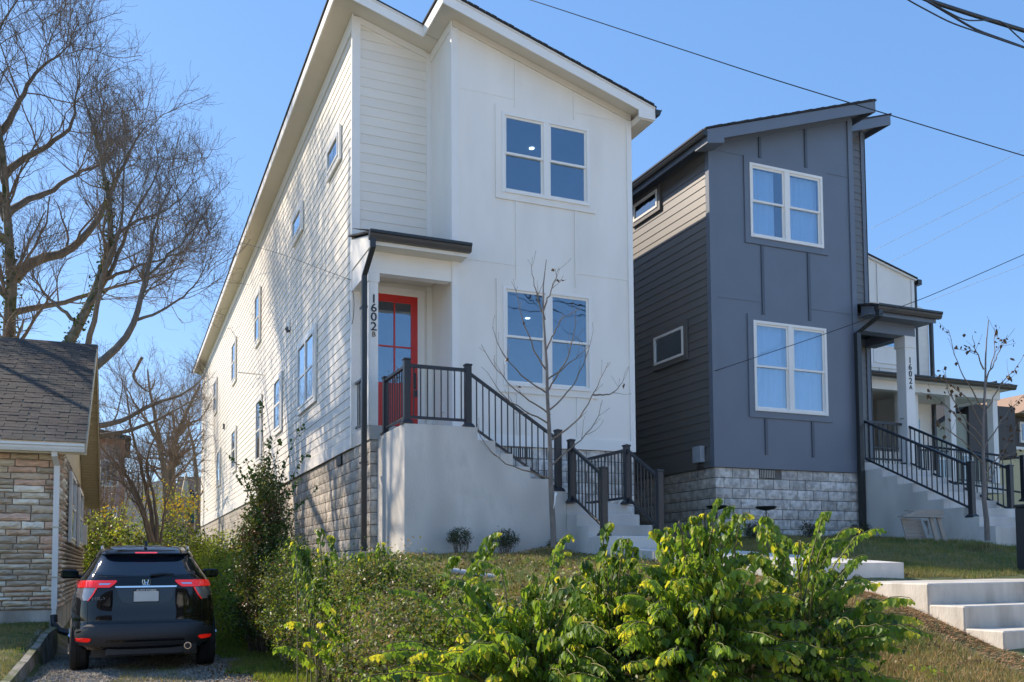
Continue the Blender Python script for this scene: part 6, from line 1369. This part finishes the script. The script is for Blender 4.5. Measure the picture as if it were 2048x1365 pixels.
# ------------------------------------------------------------------ wires
wl = ['thin black overhead wire crossing the sky from above the white house to the right edge', 'thin black cable crossing below the thick one in the top right corner', 'thickest black cable in the top right corner',
      'sagging black cable, lowest in the top right corner', 'looped lashing cable hanging under the thick cable in the top right corner', 'thin service wire running from the trees to the corner of the white house', None,
      'service wire from the right edge to the left corner of the slate house', 'highest of the three pale wires right of the slate house', 'middle of the three pale wires right of the slate house', 'lowest of the three pale wires right of the slate house', 'short pale wire above the far porch on the right']
wr = [.008, .009, .028, .014, .009, .006, .006, .007, .007, .007, .007, .007]
pale = mat('pale_wire', (.4, .45, .52), .5, .03, 2)
for q, (pts, r0) in enumerate(zip(WIRES, wr)):
    if q == 6: continue
    if q == 5: pts = WIRES[6][:1]+pts
    P = resample(pts, 40); mb = MB(); mb.tube([tuple(p_) for p_ in P], r0, 6)
    ob = mb.build('overhead_wire', pale if q > 7 else M['black'], None, smooth=True); tagt(ob, wl[q], 'wire')
# ------------------------------------------------------------------ small things in the yard
pv = mat('grey_pvc_pipe', (.5, .5, .5), .5, .06, 4)
tagt(MB().tube([(3.24, 9.25, 1.25), (3.66, 9.0, 1.17)], .034, 12).build('pvc_pipe', pv, None, autosm=True), 'grey plastic pipe end emerging from weeds, the one nearer the stair wall', 'pipe')
p2 = MB().tube([(3.70, 8.82, 1.12), (3.97, 8.78, 1.07)], .036, 14, caps=False).tube([(3.70, 8.82, 1.12), (3.96, 8.782, 1.072)], .03, 14).build('pvc_pipe', pv, None, autosm=True); tagt(p2, 'grey plastic pipe with an open end pointing right above the big shrub', 'pipe')
for (x, y, lb) in ((9.72, 13.4, 'dark shallow dish on a thin stand nearer the corner of the slate house'), (10.72, 13.3, 'dark shallow dish on a thin stand, the right one below the slate house')):
    g = float(height(x, y)); t_ = thing('dish_stand', lb, 'bird bath', (x, y, g)); zt = 2.33
    MB().tube([(x, y, zt-.07), (x, y, zt-.04), (x, y, zt), (x, y, zt+.005)], [.03, .16, .2, .19], 18).build('dish', M['black'], t_, autosm=True); MB().tube([(x, y, g), (x, y, zt-.06)], .012, 6).build('stand', M['black'], t_)
    for s_ in (-1, 1): MB().tube([(x+s_*.01, y, zt-.3), (x+s_*.05, y, zt-.25), (x+s_*.06, y, zt-.17), (x+s_*.03, y, zt-.1)], .005, 4).build('scroll', M['black'], t_)
# tipped-over slatted garden chair: lies on its face, back slats and legs in the air
tanp = mat('taupe_plastic', (.37, .33, .285), .6, .05, 8)
gz = float(height(13.75, 12.45)); ch = thing('garden_chair', 'tipped-over taupe slatted garden chair leaning against the slate house stairs', 'chair', (13.4, 12.3, gz))
def slab3(name, a_, b_, wd, th, up_=(0, 0, 1)):
    a_, b_ = Vector(a_), Vector(b_); d = (b_-a_).normalized(); s_ = d.cross(Vector(up_)).normalized(); n3 = s_.cross(d); vs = []
    for P_ in (a_, b_):
        for i_, j_ in ((-1, -1), (1, -1), (1, 1), (-1, 1)): vs.append(P_+s_*wd/2*i_+n3*th/2*j_)
    return MB().add(vs, [(0, 1, 2, 3), (4, 5, 6, 7), (0, 1, 5, 4), (1, 2, 6, 5), (2, 3, 7, 6), (3, 0, 4, 7)]).build(name, tanp, ch)
cu = lambda u: 13.42+(u-470)*.0039
cv = lambda v: gz+(800-v)*.0029
def plank(name, pts, th):
    """pts: four (X, Y, Z) corners; given a thickness along the face normal"""
    P_ = [Vector(p_) for p_ in pts]; n3 = (P_[1]-P_[0]).cross(P_[3]-P_[0]).normalized()*th
    return MB().add(P_+[p_+n3 for p_ in P_], [(0, 1, 2, 3), (4, 5, 6, 7), (0, 1, 5, 4), (1, 2, 6, 5), (2, 3, 7, 6), (3, 0, 4, 7)]).build(name, tanp, ch)
for k_ in range(6):                                     # seat slats, seen side on
    a0, a1 = k_/6, (k_+.86)/6
    L_ = lambda a_: (cu(343+32*a_), 12.30, cv(660-(660-800)*a_)); Q_ = lambda a_: (cu(478+52*a_), 12.38, cv(655+145*a_))
    plank('seat_slat', [L_(a0), Q_(a0), Q_(a1), L_(a1)], .02)
for k_ in range(5):                                     # ends of the fanned back slats
    a0 = k_/5; plank('back_slat', [(cu(545), 12.42, cv(668+90*a0)), (cu(578+40*a0), 12.62, cv(664+74*a0)), (cu(580+42*a0), 12.62, cv(676+76*a0)), (cu(547), 12.42, cv(684+90*a0))], .016)
plank('leg', [(cu(480), 12.16, cv(650)), (cu(503), 12.16, cv(650)), (cu(536), 12.14, cv(806)), (cu(511), 12.14, cv(806))], .03)
plank('leg', [(cu(532), 12.18, cv(645)), (cu(556), 12.18, cv(645)), (cu(591), 12.16, cv(806)), (cu(566), 12.16, cv(806))], .03)
plank('leg', [(cu(500), 12.5, cv(655)), (cu(520), 12.5, cv(655)), (cu(555), 12.5, cv(800)), (cu(533), 12.5, cv(800))], .03)
MB().bbox(cu(303), cu(560), 12.1, 12.24, cv(655), cv(645), .004).build('armrest', tanp, ch)
MB().bbox(cu(345), cu(392), 12.18, 12.32, cv(645), cv(634), .004).build('armrest_tip', tanp, ch)
arc = [(cu(435), cv(640)), (cu(440), cv(622)), (cu(480), cv(606)), (cu(540), cv(598)), (cu(645), cv(596)), (cu(660), cv(604)), (cu(662), cv(624)), (cu(645), cv(634)), (cu(560), cv(636))]
MB().prism(arc, 'y', 12.46, 12.49).build('back_rail', tanp, ch)
MB().bbox(cu(440), cu(655), 12.49, 12.6, cv(606), cv(600), .004).build('armrest', tanp, ch)

# ------------------------------------------------------------------ behind the viewpoint, unseen: shrubs and houses added for reflections and bounced light
Vx = []; n = 5000; px_ = nr.uniform(-6, 6.5, n); py_ = nr.uniform(-26, -20, n); hz = 3.6+1.2*np.sin(px_*.35)+.9*np.sin(px_*.9+1); pz_ = -.5+(hz+.5)*nr.rand(n)**.7
V, F, _ = leafquads(np.stack([px_, py_, pz_], 1), .9, 1, 0, .8); lab(tagt(add_obj('tree_line', fastmesh('tree_line', V, F, M['leafdark'])), kind='stuff'), 'dark line of shrubs across the street', 'shrubs')  # unseen shrubs, added to darken the reflections in the car

for k_, (x0, x1, y0, hh, cc, rc) in enumerate(((-34, -20, -20, 7.2, 'white', 'roofshingle'), (7, 20, -17, 7.2, 'white', 'shingle'), (22, 36, -18, 6.6, 'white', 'roofshingle'), (-18, -7, -19, 6.8, 'white', 'shingle'))):  # unseen pale houses, added so their sunlit fronts bounce warm light
    t_ = thing('house_across_street', ['pale gabled house across the street, far left', 'white gabled house across the street facing the white townhouse', 'pale gabled house across the street, far right', 'white gabled house across the street facing the stone house'][k_], 'house', ((x0+x1)/2, y0-4, -.4))
    B('wall', M[cc], t_, x0, x1, y0-9, y0, -.5, hh); MB().prism([(y0+.5, hh), (y0-4.5, hh+2.6), (y0-9.5, hh)], 'x', x0-.4, x1+.4).build('roof', M[rc], t_)
    for j_ in range(4):
        xx = x0+1.2+j_*(x1-x0-3.4)/3
        for zz in (1.0, 3.9): B('window', M['trim'], t_, xx, xx+1.2, y0+.001, y0+.05, zz, zz+1.5); B('pane', M['sideglass'], t_, xx+.1, xx+1.1, y0+.051, y0+.06, zz+.1, zz+1.4)
